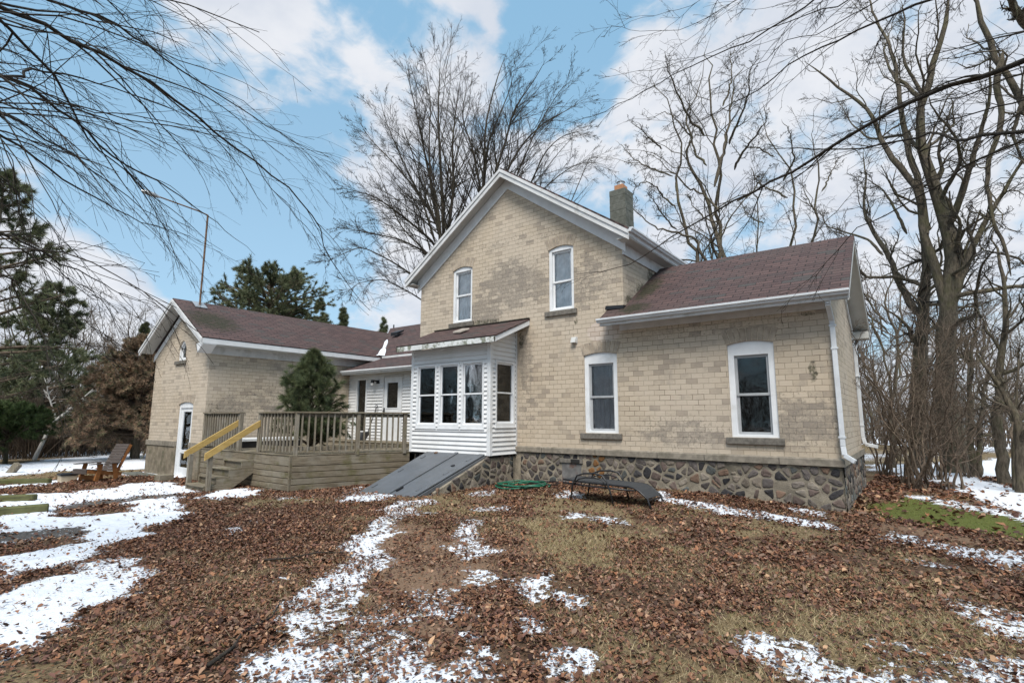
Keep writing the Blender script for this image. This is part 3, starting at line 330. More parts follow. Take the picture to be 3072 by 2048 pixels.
def mat_brick():
    m, N = mat('painted_brick'); uv = N.n('ShaderNodeUVMap').outputs[0]; pos = wpos(N)
    wob = N.n('ShaderNodeTexNoise', {'Vector': uv, 'Scale': 5., 'Detail': 2.}).outputs[1]
    wob = N.n('ShaderNodeVectorMath', {0: wob, 1: (.5,.5,.5)}, operation='SUBTRACT').outputs[0]
    wob = N.n('ShaderNodeVectorMath', {0: wob, 'Scale': .018}, operation='SCALE').outputs[0]
    v = N.n('ShaderNodeVectorMath', {0: uv, 1: wob}, operation='ADD').outputs[0]
    def brk(c1, c2, mo, ms, bias=0.):
        b = N.n('ShaderNodeTexBrick', {'Vector': v, 'Color1': (*c1,1), 'Color2': (*c2,1), 'Mortar': (*mo,1), 'Scale': 1., 'Mortar Size': ms, 'Mortar Smooth': .35, 'Bias': bias, 'Brick Width': .215, 'Row Height': .1003})
        b.offset = .5; return b
    b = brk((.52,.435,.335), (.45,.37,.278), (.27,.215,.155), .0042)
    b2 = brk((0,0,0), (1,1,1), (.5,.5,.5), .0)
    big = N.noise(pos, .55, 4, .6); mid = N.noise(pos, 2.6, 5, .65); fine = N.noise(pos, 26., 5, .7)
    c = b.outputs[0]
    # mortar shows less where the paint is thick
    c = N.mix(N.math('MULTIPLY', N.ramp(mid, .42, .62), .35), c, (.49,.405,.305))
    c = N.mix(N.math('MULTIPLY', N.ramp(big, .4, .62), .35), c, (.53,.46,.385))
    c = N.mix(N.math('MULTIPLY', N.math('MULTIPLY', b.outputs['Fac'], N.ramp(N.noise(pos, 2.1, 4, .7), .54, .62)), .85), c, (.075,.058,.042))
    sp = N.ramp(fine, .56, .74)
    c = N.mix(N.math('MULTIPLY', sp, .35), c, (.25,.21,.17))
    # bare and patched bricks picked out one by one
    rnd = N.ramp(b2.outputs[0], .90, .97); c = N.mix(N.math('MULTIPLY', rnd, .45), c, (.27,.22,.175))
    # grey weathered patches
    g = N.ramp(N.noise(pos, 1.15, 5, .7), .50, .64)
    z = None
    for (cc, rr, am) in (((-7.6,10,4.9),(2.1,1,1.1),.9), ((-8.6,10,4.35),(1.2,1,.55),1.), ((-5.6,10,4.7),(1.2,1,1.1),.8), ((-7.4,10,6.0),(2.6,1,.3),.6), ((-1.6,10,1.6),(1.2,1,.8),.9), ((-3.6,10,1.4),(1.6,1,.5),.8),
                       ((-7.2,10,2.9),(.35,1,1.3),.9), ((-7.1,10,1.8),(.5,1,1.0),.6), ((-3.,10,3.4),(3,1,.35),.6), ((-15.75,7.3,1.6),(1,.9,1.2),.9), ((-15.75,9,2.),(1,3,1.2),.7), ((-4.7,11,4.1),(1,1.2,1.),.9)):
        q = N.math('MULTIPLY', blob(N, pos, cc, rr, .7), am); z = q if z is None else N.math('MAXIMUM', z, q)
    gm = N.math('MULTIPLY', N.ramp(N.math('ADD', N.math('MULTIPLY', z, N.noise(pos, 5., 7, .8)), N.math('MULTIPLY', N.math('SUBTRACT', b2.outputs[0], .5), .16)), .29, .44), .66)
    c = N.mix(N.math('MULTIPLY', gm, N.ramp(fine, .32, .6, .55, 1.)), c, (.20,.175,.15))
    c = N.mix(N.math('MULTIPLY', N.math('MULTIPLY', N.ramp(z, .15, .6), N.ramp(N.noise(pos, 19., 5, .75), .53, .62)), .6), c, (.13,.115,.095))
    c = N.mix(N.math('MULTIPLY', N.ramp(N.math('ADD', N.noise(pos, 1.8, 6, .75), N.math('MULTIPLY', N.math('SUBTRACT', b2.outputs[0], .5), .22)), .53, .70), .38), c, (.26,.225,.19))
    # green-black algae above the lower roof, under gutters and sills
    a = None
    for (cc, rr, am) in (((-4.69,11.,4.45),(.5,.55,.55),1.), ((-4.69,11.6,4.95),(.5,.6,.35),1.), ((-4.69,10.4,4.1),(.5,.6,.4),1.), ((-8.6,10.05,4.05),(1.5,.3,.22),.9), ((-5.85,10.05,3.8),(.14,.3,.28),.8), ((-1.3,10.05,3.42),(.45,.3,.12),.8),
                         ((-15.75,6.8,1.9),(.4,.4,.5),.8), ((-7.35,10.05,3.5),(.2,.3,.5),.9), ((-2.2,10.05,1.15),(.6,.3,.16),.7), ((-4.3,10.05,1.75),(.35,.3,.5),.55), ((-3.2,10.05,1.5),(.5,.3,.3),.5), ((-1.75,10.05,2.9),(.4,.3,.25),.5), ((-6.9,10.05,6.0),(1.4,.3,.16),.6), ((-8.3,10.05,5.95),(.7,.3,.1),.6), ((-5.3,10.05,1.15),(.5,.3,.12),.7), ((-1.3,10.05,2.45),(.17,.3,.45),.9)):
        q = N.math('MULTIPLY', blob(N, pos, cc, rr, .8), am); a = q if a is None else N.math('MAXIMUM', a, q)
    am = N.ramp(N.math('MULTIPLY', a, N.noise(pos, 8., 7, .8)), .36, .50)
    c = N.mix(N.math('MULTIPLY', am, .88), c, N.mix(N.ramp(fine, .4, .6), (.045,.042,.032), (.10,.095,.055)))
    # freshly repointed pale patch over the ground floor window
    rp = N.math('MULTIPLY', blob(N, pos, (-5.15,10.05,3.5), (.45,.5,.26), .15), .8)
    fr = brk((.60,.52,.46), (.52,.43,.36), (.30,.22,.16), .006)
    c = N.mix(rp, c, fr.outputs[0])
    h = N.math('ADD', N.math('MULTIPLY', b.outputs['Fac'], -1.), N.math('MULTIPLY', fine, .35))
    h = N.math('ADD', h, N.math('MULTIPLY', b2.outputs[0], .2))
    finish(N, c, .82, h, .006, .9, .25); return m
def mat_shingle():
    m, N = mat('asphalt_shingles'); uv = N.n('ShaderNodeUVMap').outputs[0]; pos = wpos(N)
    b = N.n('ShaderNodeTexBrick', {'Vector': uv, 'Color1': (.110,.066,.060,1), 'Color2': (.052,.033,.033,1), 'Mortar': (.010,.008,.008,1), 'Scale': 1., 'Mortar Size': .010, 'Mortar Smooth': .2, 'Brick Width': .305, 'Row Height': .128}); b.offset = .5
    b2 = N.n('ShaderNodeTexBrick', {'Vector': uv, 'Color1': (0,0,0,1), 'Color2': (1,1,1,1), 'Mortar': (0,0,0,1), 'Scale': 1., 'Mortar Size': 0., 'Brick Width': .305, 'Row Height': .128}); b2.offset = .5
    c = b.outputs[0]
    gr = N.noise(pos, 180., 2, .8)
    c = N.mix(N.math('MULTIPLY', N.ramp(gr, .35, .7), .5), c, (.135,.095,.088))
    c = N.mix(N.math('MULTIPLY', N.ramp(b2.outputs[0], .86, .97), .55), c, (.075,.078,.072))
    c = N.mix(N.math('MULTIPLY', N.ramp(N.noise(pos, .9, 5, .65), .45, .7), .45), c, (.085,.068,.062))
    moss = N.math('MAXIMUM', blob(N, pos, (-16.6,6.9,4.4), (1.8,1.6,1.2), .9), N.math('MAXIMUM', blob(N, pos, (-4.45,11.,4.4), (.5,1.6,1.2), .9), blob(N, pos, (-4.4,10.,3.8), (.7,.6,.5), .8)))
    c = N.mix(N.math('MULTIPLY', N.ramp(N.math('MULTIPLY', moss, N.noise(pos, 7., 6, .7)), .2, .5), .8), c, (.028,.030,.014))
    sx = N.n('ShaderNodeSeparateXYZ', {0: uv}).outputs[1]
    saw = N.math('FRACT', N.math('DIVIDE', sx, .128))
    h = N.math('ADD', N.math('MULTIPLY', saw, -1.), N.math('MULTIPLY', b.outputs['Fac'], -.6))
    h = N.math('ADD', h, N.math('MULTIPLY', gr, .25))
    finish(N, c, .85, h, .02, 1., .25); return m
def mat_wood(name, base, dark, moss=.0, light=None, vert=False, gs=1.):
    m, N = mat(name); tc = N.n('ShaderNodeTexCoord').outputs['Object']; inf = N.n('ShaderNodeObjectInfo').outputs['Random']
    off = N.n('ShaderNodeCombineXYZ', {0: N.math('MULTIPLY', inf, 31.), 1: N.math('MULTIPLY', inf, 17.), 2: N.math('MULTIPLY', inf, 11.)}).outputs[0]
    tc = N.n('ShaderNodeVectorMath', {0: tc, 1: off}, operation='ADD').outputs[0]
    st = N.n('ShaderNodeVectorMath', {0: tc, 1: (30.*gs,30.*gs,2.*gs) if vert else (2.5*gs,2.5*gs,38.*gs)}, operation='MULTIPLY').outputs[0]
    g = N.noise(st, 1., 5, .65); big = N.noise(tc, 1.7, 4, .6)
    c = N.mix(N.ramp(g, .3, .7), dark, base)
    if light: c = N.mix(N.math('MULTIPLY', N.ramp(big, .45, .65), .6), c, light)
    if moss: c = N.mix(N.math('MULTIPLY', N.ramp(N.noise(tc, 3.1, 5, .7), .5, .68), moss), c, (.085,.085,.022))
    c = N.mix(N.math('MULTIPLY', N.ramp(N.noise(tc, 8., 4, .7), .58, .75), .5), c, tuple(x*.5 for x in dark))
    c = N.mix(N.math('MULTIPLY', inf, .3), c, tuple(x*.7 for x in base))
    finish(N, c, .8, g, .004, .6, .2); return m
def mat_glass():
    m, N = mat('window_glass')
    fr = N.n('ShaderNodeFresnel', {'IOR': 1.5}); gl = N.n('ShaderNodeBsdfGlossy', {'Color': (.9,.93,.95,1), 'Roughness': .02}); tr = N.n('ShaderNodeBsdfTransparent', {'Color': (1,1,1,1)})
    pos = wpos(N); b = N.n('ShaderNodeBump', {'Height': N.noise(pos, 1.6, 2), 'Distance': .006, 'Strength': 1.}); N.link(b.outputs[0], gl.inputs['Normal'])
    f = N.math('ADD', N.math('MULTIPLY', fr.outputs[0], 1.), .03, clamp=True)
    mx = N.n('ShaderNodeMixShader', {0: f, 1: tr.outputs[0], 2: gl.outputs[0]}); o = N.n('ShaderNodeOutputMaterial'); N.link(mx.outputs[0], o.inputs[0]); return m
def mat_attr(name, attr, rough=.8, gain=1., trans=0., noise=None):
    m, N = mat(name); c = N.n('ShaderNodeVertexColor', layer_name=attr).outputs[0]
    if noise: c = N.mix(N.math('MULTIPLY', N.ramp(N.noise(wpos(N), noise, 3, .6), .35, .65), .5), c, N.mix(1., c, (.5,.5,.5), 'MULTIPLY'))
    p = finish(N, c, rough, spec=.2)
    if trans:
        t = N.n('ShaderNodeBsdfTranslucent'); N.link(c, t.inputs[0]); mx = N.n('ShaderNodeMixShader', {0: trans, 1: p.outputs[0], 2: t.outputs[0]})
        o = [n for n in m.node_tree.nodes if n.type == 'OUTPUT_MATERIAL'][0]; N.link(mx.outputs[0], o.inputs[0])
    return m
def mat_bark(name, a, b, moss=(.07,.075,.025), ma=.5):
    m, N = mat(name); p = wpos(N); st = N.n('ShaderNodeVectorMath', {0: p, 1: (1,1,.22)}, operation='MULTIPLY').outputs[0]
    g = N.noise(st, 22., 5, .7); c = N.mix(N.ramp(g, .35, .65), a, b)
    c = N.mix(N.math('MULTIPLY', N.ramp(N.noise(p, 1.3, 5, .7), .45, .65), ma), c, moss)
    finish(N, c, .9, g, .03, .9, .15); return m
BRICK = mat_brick(); SHINGLE = mat_shingle(); GLASS = mat_glass()
WHITE = simple('white_paint', (.70,.71,.72), .5, .06, 3., grime=((.45,.44,.40), 2.5, .55, .75, .5))
TRIM = simple('trim_paint', (.60,.60,.60), .5, .08, 3., grime=((.33,.32,.29), 3.5, .5, .7, .55))
TRIM_OLD = simple('weathered_trim_paint', (.66,.67,.66), .6, .1, 3., grime=((.16,.17,.12), 6., .47, .62, .9))
SIDING = simple('vinyl_siding', (.70,.70,.70), .45, .04, 2., grime=((.52,.51,.48), 1.2, .5, .75, .5))
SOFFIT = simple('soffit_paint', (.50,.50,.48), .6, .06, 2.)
ALU = simple('aluminium_gutter', (.58,.60,.62), .35, .08, 4., .5, grime=((.32,.31,.29), 5., .55, .75, .5))
SASH_GREY = simple('grey_sash', (.36,.37,.38), .4, .1, 5.)
SILL = simple('sill_stone', (.155,.14,.12), .9, .25, 14., bump=.004, grime=((.08,.075,.06), 5., .5, .7, .6))
BAND = simple('limestone_band', (.235,.205,.165), .9, .22, 9., bump=.005, grime=((.10,.09,.065), 2.2, .5, .7, .7))
MORTAR = simple('stone_mortar', (.25,.215,.165), .95, .25, 7., bump=.02, grime=((.09,.08,.06), 1.6, .48, .68, .8))
RENDER = simple('stained_render', (.20,.165,.12), .95, .28, 5., bump=.01, grime=((.09,.085,.05), 2.2, .5, .68, .8))
DARK = simple('dark_interior', (.018,.017,.016), .8, .3, 3.)
ROOM = simple('room_wall', (.045,.042,.030), .8, .1, 1.)
CURT_W = simple('white_curtain', (.88,.89,.90), .9, .18, 5., bump=.01)
CURT_G = simple('grey_blind', (.30,.30,.315), .9, .15, 3., bump=.01)
CURT_B = simple('brown_curtain', (.075,.04,.03), .9, .3, 6.)
DOORGREY = simple('bulkhead_paint', (.112,.120,.132), .42, .08, 2., .5, grime=((.09,.09,.085), 3., .5, .7, .5))
BLACK = simple('black_metal', (.012,.012,.014), .4, .2, 8., .5)
SLING = simple('grey_sling_fabric', (.045,.047,.050), .75, .2, 60.)
HOSE = simple('green_hose_rubber', (.012,.115,.065), .4, .2, 6., .5)
CONC = simple('concrete_block', (.125,.128,.110), .95, .2, 10., bump=.006, grime=((.06,.065,.05), 3., .45, .7, .6))
CLAY = simple('clay_flue', (.42,.20,.10), .8, .15, 8.)
STEEL = simple('galvanised_steel', (.45,.46,.47), .35, .15, 8., .5, .6)
RUST = simple('rusty_pipe', (.14,.085,.055), .8, .3, 12., bump=.004)
SNOWM = simple('snow', (.80,.83,.88), .6, .03, 12., bump=.02)
WOOD = mat_wood('weathered_deck_wood', (.235,.195,.14), (.105,.085,.06), .6, (.25,.225,.18))
WOODV = mat_wood('weathered_baluster_wood', (.25,.215,.165), (.12,.10,.075), .5, (.27,.25,.215), True)
NEWWOOD = mat_wood('new_pine_lumber', (.50,.345,.125), (.40,.26,.085), 0, (.53,.38,.16), False, .6)
TIMBER = mat_wood('mossy_timber', (.12,.12,.05), (.05,.05,.028), .8, (.17,.17,.075))
CHAIRWOOD = mat_wood('stained_chair_wood', (.36,.15,.05), (.22,.085,.03), 0)
CHAIRSLAT = mat_wood('grey_brown_slats', (.105,.085,.075), (.06,.047,.042), 0)
BARK = mat_bark('tree_bark', (.060,.050,.038), (.145,.12,.09), (.09,.088,.04))
BARK_D = mat_bark('dark_twig_bark', (.030,.026,.022), (.058,.048,.040), (.06,.055,.03), .25)
BARK_M = mat_bark('maple_bark', (.045,.038,.030), (.10,.083,.066), (.08,.075,.04), .35)
BARK_B = mat_bark('brown_brush_bark', (.085,.064,.048), (.17,.13,.10), (.10,.085,.05), .3)
BARK_W = mat_bark('pale_birch_bark', (.40,.38,.35), (.55,.53,.50), (.3,.28,.25), .2)
STONE = mat_attr('field_stone', 'col', .85, noise=9.)
NEEDLE = mat_attr('pine_needles', 'col', .6, trans=.15)
LEAF = mat_attr('dead_leaves', 'col', .75, trans=.08)
BLADE = mat_attr('grass_blades', 'col', .8, trans=.1)

# ---------------------------------------------------------------- ground
def build_ground():
    def lines(lo, hi, step, far_lo, far_hi):
        a = list(np.arange(lo, hi, step)); s = step; x = hi
        while x < far_hi: a.append(x); s *= 1.10; x += s
        a.append(far_hi); s = step; x = lo-step
        pre = []
        while x > far_lo: pre.append(x); s *= 1.10; x -= s
        pre.append(far_lo); return np.array(sorted(pre)+a)
    X = lines(-16., 3., .045, -700, 700); Y = lines(.3, 10., .045, -700, 700)
    xx, yy = np.meshgrid(X, Y); x = xx.ravel(); y = yy.ravel()
    snow, moss, dirt, wet, lawn = masks(x, y)
    d = np.hypot(x, y); near = 1-sm(d, 20, 40)
    z = gz(x, y)+near*((fbm(x, y, 1.3, 61)-.5)*.05+(fbm(x, y, 8., 62)-.5)*.018)+sm(snow,.75,.95)*.016*near
    z = z-sm(d, 60, 300)*6
    V = np.stack([x, y, z], 1); nx, ny = len(X), len(Y)
    i = np.arange(nx*ny).reshape(ny, nx)
    F = np.stack([i[:-1,:-1].ravel(), i[:-1,1:].ravel(), i[1:,1:].ravel(), i[1:,:-1].ravel()], 1)
    m, N = mat('yard_ground')
    a = N.n('ShaderNodeVertexColor', layer_name='cov'); b = N.n('ShaderNodeVertexColor', layer_name='cov2')
    sa = N.n('ShaderNodeSeparateColor', {0: a.outputs[0]}); sb = N.n('ShaderNodeSeparateColor', {0: b.outputs[0]})
    p = wpos(N); f1 = N.noise(p, 34., 6, .75); f2 = N.noise(p, 9., 5, .7); f3 = N.noise(p, 110., 3, .7)
    soil = N.mix(N.ramp(f1, .35, .65), (.055,.034,.022), (.15,.092,.058))
    soil = N.mix(N.math('MULTIPLY', N.ramp(f3, .5, .7), .6), soil, (.16,.105,.06))
    lawn_c = N.mix(N.ramp(f1, .35, .68), (.11,.08,.042), (.29,.215,.125)); lawn_c = N.mix(N.math('MULTIPLY', N.ramp(f2, .5, .68), .4), lawn_c, (.13,.12,.045))
    dirt_c = N.mix(N.ramp(f1, .3, .7), (.15,.092,.058), (.25,.165,.11))
    moss_c = N.mix(N.ramp(f1, .3, .7), (.055,.075,.012), (.145,.155,.045)); moss_c = N.mix(N.math('MULTIPLY', N.ramp(f2, .5, .7), .6), moss_c, (.11,.085,.04))
    wet_c = N.mix(N.ramp(f1, .3, .7), (.05,.048,.045), (.16,.155,.15))
    c = N.mix(sa.outputs[2], soil, dirt_c); c = N.mix(N.ramp(N.math('ADD', sb.outputs[1], N.math('MULTIPLY', N.math('SUBTRACT', f2, .5), .8)), .25, .75), c, lawn_c)
    c = N.mix(N.ramp(N.math('ADD', sa.outputs[1], N.math('MULTIPLY', N.math('SUBTRACT', f2, .5), 1.)), .3, .7), c, moss_c)
    c = N.mix(N.math('MULTIPLY', sb.outputs[0], .85), c, wet_c)
    sfn = N.n('ShaderNodeMapRange', {0: N.math('ADD', N.math('MULTIPLY', N.noise(p, 13., 6, .72), .7), N.math('MULTIPLY', N.noise(p, 2.2, 3, .6), .3)), 1: .38, 2: .62}).outputs[0]
    sn = N.ramp(N.math('SUBTRACT', sa.outputs[0], N.math('MULTIPLY', sfn, .93)), -.05, .07)
    sn = N.math('MULTIPLY', sn, N.ramp(sa.outputs[0], .03, .12))
    c = N.mix(sn, c, N.mix(N.ramp(f2, .3, .7), (.70,.73,.79), (.84,.86,.90)))
    finish(N, c, .85, N.math('ADD', N.math('ADD', f1, N.math('MULTIPLY', f3, .4)), N.math('MULTIPLY', sn, .6)), .018, .8, .15)
    me = np_mesh('ground', V, F, m, {'cov': np.stack([snow, moss, dirt], 1), 'cov2': np.stack([wet, lawn, 0*wet], 1)}, True)
    o = link('ground', me); tag(o, kind='structure')
build_ground()
def surf(x, y):
    s = masks(x, y)[0]; return gz(x, y)+(fbm(x, y, 1.3, 61)-.5)*.05+(fbm(x, y, 8., 62)-.5)*.018+sm(s,.75,.95)*.016

def house_mask(x, y):    # True where a building or the deck stands
    k = (x > -10.9) & (x < -.98) & (y > 10.0); k |= (x > -10.1) & (x < -7.5) & (y > 9.05); k |= (x > -19.65) & (x < -15.7) & (y > 6.55)
    k |= (x > -15.8) & (x < -10.9+.345*(y-6.54)-.22) & (y > 6.5); k |= (x > -16) & (x < -10) & (y > 9.2)
    t = (y-7.0)/2.1; k |= (x > -9.42) & (x < -7.55) & (t > 0) & (y < 9.2)
    return k
def build_leaves():
    parts = []
    for (x0, x1, y0, y1, n, smin, smax) in ((-9, 3, .3, 6, 300000, .008, .029), (-13, 4, 6, 10, 130000, .012, .036), (-20, -9, .5, 8, 90000, .014, .042), (-1, 7, 9.5, 20, 40000, .03, .06), (-26, -14, 1.5, 7, 14000, .03, .06)):
        x = rng.uniform(x0, x1, n); y = rng.uniform(y0, y1, n)
        snow, moss, dirt, wet, lawn = masks(x, y)
        dens = (1-.97*snow**.8)*(1-.93*moss)*(1-.72*dirt)*(1-.85*wet)*(1-.78*lawn)
        dens = dens*(.25+.75*sm(fbm(x, y, 2.3, 71), .3, .55))
        if x1 > 6: dens *= (1-sm(x-.28*(y-12), .9, 2.2))
        if x0 < -25: dens *= .3
        k = (rng.rand(n) < dens) & ~house_mask(x, y)
        parts.append((x[k], y[k], smin*.9+(smax*1.2-smin*.9)*rng.beta(1.2, 3.6, k.sum())))
    x = np.concatenate([p[0] for p in parts]); y = np.concatenate([p[1] for p in parts]); s = np.concatenate([p[2] for p in parts]); n = len(x)
    z = surf(x, y)+rng.uniform(.0, .022, n)
    # a curled leaf: six rim points round a folded midrib
    ang = rng.uniform(0, 2*math.pi, n); til = rng.normal(0, .36, (n, 2)); curl = rng.uniform(-.45, 1.1, n)
    base = np.array([(1.15,0),(.35,.75),(-.55,.62),(-1,.0),(-.55,-.62),(.35,-.75)])
    P = np.zeros((n, 6, 3)); jit = rng.uniform(.7, 1.25, (n, 6))
    px = base[:,0]*jit; py = base[:,1]*jit*rng.uniform(.65, 1.05, (n,1)); ca, sa = np.cos(ang)[:,None], np.sin(ang)[:,None]
    P[:,:,0] = px*ca-py*sa; P[:,:,1] = px*sa+py*ca
    P[:,:,2] = np.abs(py)*curl[:,None]+px*til[:,:1]+py*til[:,1:]+rng.uniform(-.2,.2,(n,6))
    P *= s[:,None,None]; P[:,:,0] += x[:,None]; P[:,:,1] += y[:,None]; P[:,:,2] += z[:,None]+.006
    V = P.reshape(-1, 3); b = np.arange(n)[:,None]*6
    F = np.concatenate([b+np.array([[0,1,2,3]]), b+np.array([[3,4,5,0]])])
    pal = np.array([(.170,.092,.058),(.115,.060,.040),(.205,.110,.062),(.060,.034,.027),(.27,.18,.12),(.14,.078,.062),(.19,.135,.10),(.33,.225,.14),(.21,.10,.055),(.10,.068,.055)])
    w = np.array([.2,.17,.14,.12,.07,.12,.10,.035,.014,.03]); w /= w.sum()
    c = pal[rng.choice(len(pal), n, p=w)]*rng.uniform(.5, 1.45, (n,1))*np.array([[1.12,1.02,.98]]); c = np.repeat(c, 6, 0)
    o = link('fallen_leaves', np_mesh('fallen_leaves', V, F, LEAF, {'col': c})); tag(o, 'brown dead leaves covering the yard in front of the house', 'leaves', kind='stuff')
    # grass
    n = 330000; reg = rng.rand(n)
    x = np.where(reg < .55, rng.uniform(-7, 4, n), np.where(reg < .8, rng.uniform(-14, 5, n), rng.uniform(-26, -9, n))); y = np.where(reg < .55, rng.uniform(1.2, 6.5, n), np.where(reg < .8, rng.uniform(5, 14, n), rng.uniform(1, 8, n)))
    snow, moss, dirt, wet, lawn = masks(x, y)
    k = (rng.rand(n) < (.06+.94*np.clip(lawn+moss, 0, 1))*(1-.75*snow)*(1-.7*dirt)*(1-.9*wet)) & ~house_mask(x, y)
    x = x[k]; y = y[k]; moss = moss[k]; n = len(x); z = surf(x, y); h = rng.uniform(.02, .055, n)*(1-.4*moss); a = rng.uniform(0, 6.28, n); l = rng.normal(0, .8, (n, 2))
    P = np.zeros((n, 3, 3)); wd = rng.uniform(.0015, .0035, n)
    P[:,0,0] = x-np.cos(a)*wd; P[:,0,1] = y-np.sin(a)*wd; P[:,1,0] = x+np.cos(a)*wd; P[:,1,1] = y+np.sin(a)*wd; P[:,0,2] = P[:,1,2] = z
    P[:,2,0] = x+l[:,0]*h; P[:,2,1] = y+l[:,1]*h; P[:,2,2] = z+h
    pal = np.array([(.40,.31,.18),(.31,.235,.125),(.17,.16,.06),(.46,.37,.23)]); c = pal[rng.choice(4, n, p=[.36,.30,.14,.20])]
    c = np.where(moss[:,None] > .4, np.array([[.13,.14,.04]]), c)*rng.uniform(.7, 1.25, (n,1))
    o = link('grass', np_mesh('grass', P.reshape(-1,3), np.arange(n*3).reshape(-1,3), BLADE, {'col': np.repeat(c, 3, 0)})); tag(o, 'short straw coloured and green lawn grass between the leaves', 'grass', kind='stuff')
build_leaves()

# ---------------------------------------------------------------- house
D = 10.05
house = empty('farmhouse', (-7.8, D, .2), 'cream painted brick farmhouse with fieldstone base, brown shingle roofs and white trim', 'house')
FF = FR('front', D); FW = FR('right', -1.0); FM = FR('right', -4.69); FL = FR('front', 6.6); FLW = FR('right', -15.75)
BF = FR('front', 9.08); BS = FR('right', -7.51); PF = FR('front', 11.3)
def arch(u0, u1, w0, w1, rise, n=10):
    pts = [(u0, w0), (u1, w0)]
    for i in range(n+1):
        t = i/n; u = u1+(u0-u1)*t; pts.append((u, w1+rise*(1-(2*t-1)**2)))
    return pts
def voussoirs(F, u0, u1, w1, rise, h, parent, n=9, flare=.12):
    mb = MB(); mid = (u0+u1)/2
    for i in range(n):
        def P(t, k):
            u = u0+(u1-u0)*t; return (mid+(u-mid)*(1+flare*2*k/(u1-u0)*.8), w1+rise*(1-(2*t-1)**2)+k*h)
        t0 = i/n+.010; t1 = (i+1)/n-.010
        mb.fpoly(F, [P(t0,0), P(t1,0), P(t1,1), P(t0,1)], -.05, .008)
    return mb.build('lintel', LINTEL, parent, bevel=.003)
LINTEL = simple('lintel_brick', (.38,.315,.245), .85, .2, 5., bump=.004, grime=((.16,.14,.12), 6., .5, .7, .5))
def window(F, u0, u1, w0, w1, rise, trim, head, casing=WHITE, sash=WHITE, curtain=CURT_W, meet=.5, sill=(.09,.12), lintel=.24, name='window', sub=None, dz=-.03, sashw=.045, foot=.05, cw=None, pleat=.005):
    """casing (the part) > upper_sash, lower_sash, two panes, sill, lintel, curtain"""
    mb = MB(); inner = [(u0+trim, w0+foot), (u1-trim, w0+foot), (u1-trim, w1-head), (u0+trim, w1-head)]
    mb.fpoly(F, arch(u0, u1, w0, w1, rise), dz-.10, dz, [inner]); w = mb.build(name, casing, house, bevel=.004)
    a0, a1, b0, b1 = u0+trim, u1-trim, w0+foot, w1-head; m = b0+(b1-b0)*meet
    for nm, c0, c1, d in (('upper_sash', m-.02, b1, dz-.045), ('lower_sash', b0, m+.02, dz-.07)):
        s = MB(); s.fpoly(F, [(a0,c0),(a1,c0),(a1,c1),(a0,c1)], d-.03, d, [[(a0+sashw,c0+sashw),(a1-sashw,c0+sashw),(a1-sashw,c1-sashw),(a0+sashw,c1-sashw)]])
        s.build(nm, sash, w, bevel=.003)
        g = MB(); g.add([F(a0+sashw-.004, c0+sashw-.004, d-.015), F(a1-sashw+.004, c0+sashw-.004, d-.015), F(a1-sashw+.004, c1-sashw+.004, d-.015), F(a0+sashw-.004, c1-sashw+.004, d-.015)], [(0,1,2,3)]); g.build('pane', GLASS, w)
    if curtain:
        g = MB(); n = 40; fr = []
        U = [a0-.05+(a1-a0+.1)*i/n for i in range(n+1)]; dd = [dz-.112+pleat*math.sin(i*.8)+.003*math.sin(i*1.7) for i in range(n+1)]
        for i in range(n): g.add([F(U[i], b0-.05, dd[i]), F(U[i+1], b0-.05, dd[i+1]), F(U[i+1], b1+.05, dd[i+1]), F(U[i], b1+.05, dd[i])], [(0,1,2,3)])
        g.build('curtain', curtain, w, smooth=True)
    if sill:
        s = MB(); s.fbox(F, u0-sill[0], u1+sill[0]-.01, w0-sill[1], w0-.002, -.15, .055); s.build('sill', SILL, w, bevel=.008)
    if lintel: voussoirs(F, u0-.01, u1+.01, w1, rise, lintel, w)
    return w

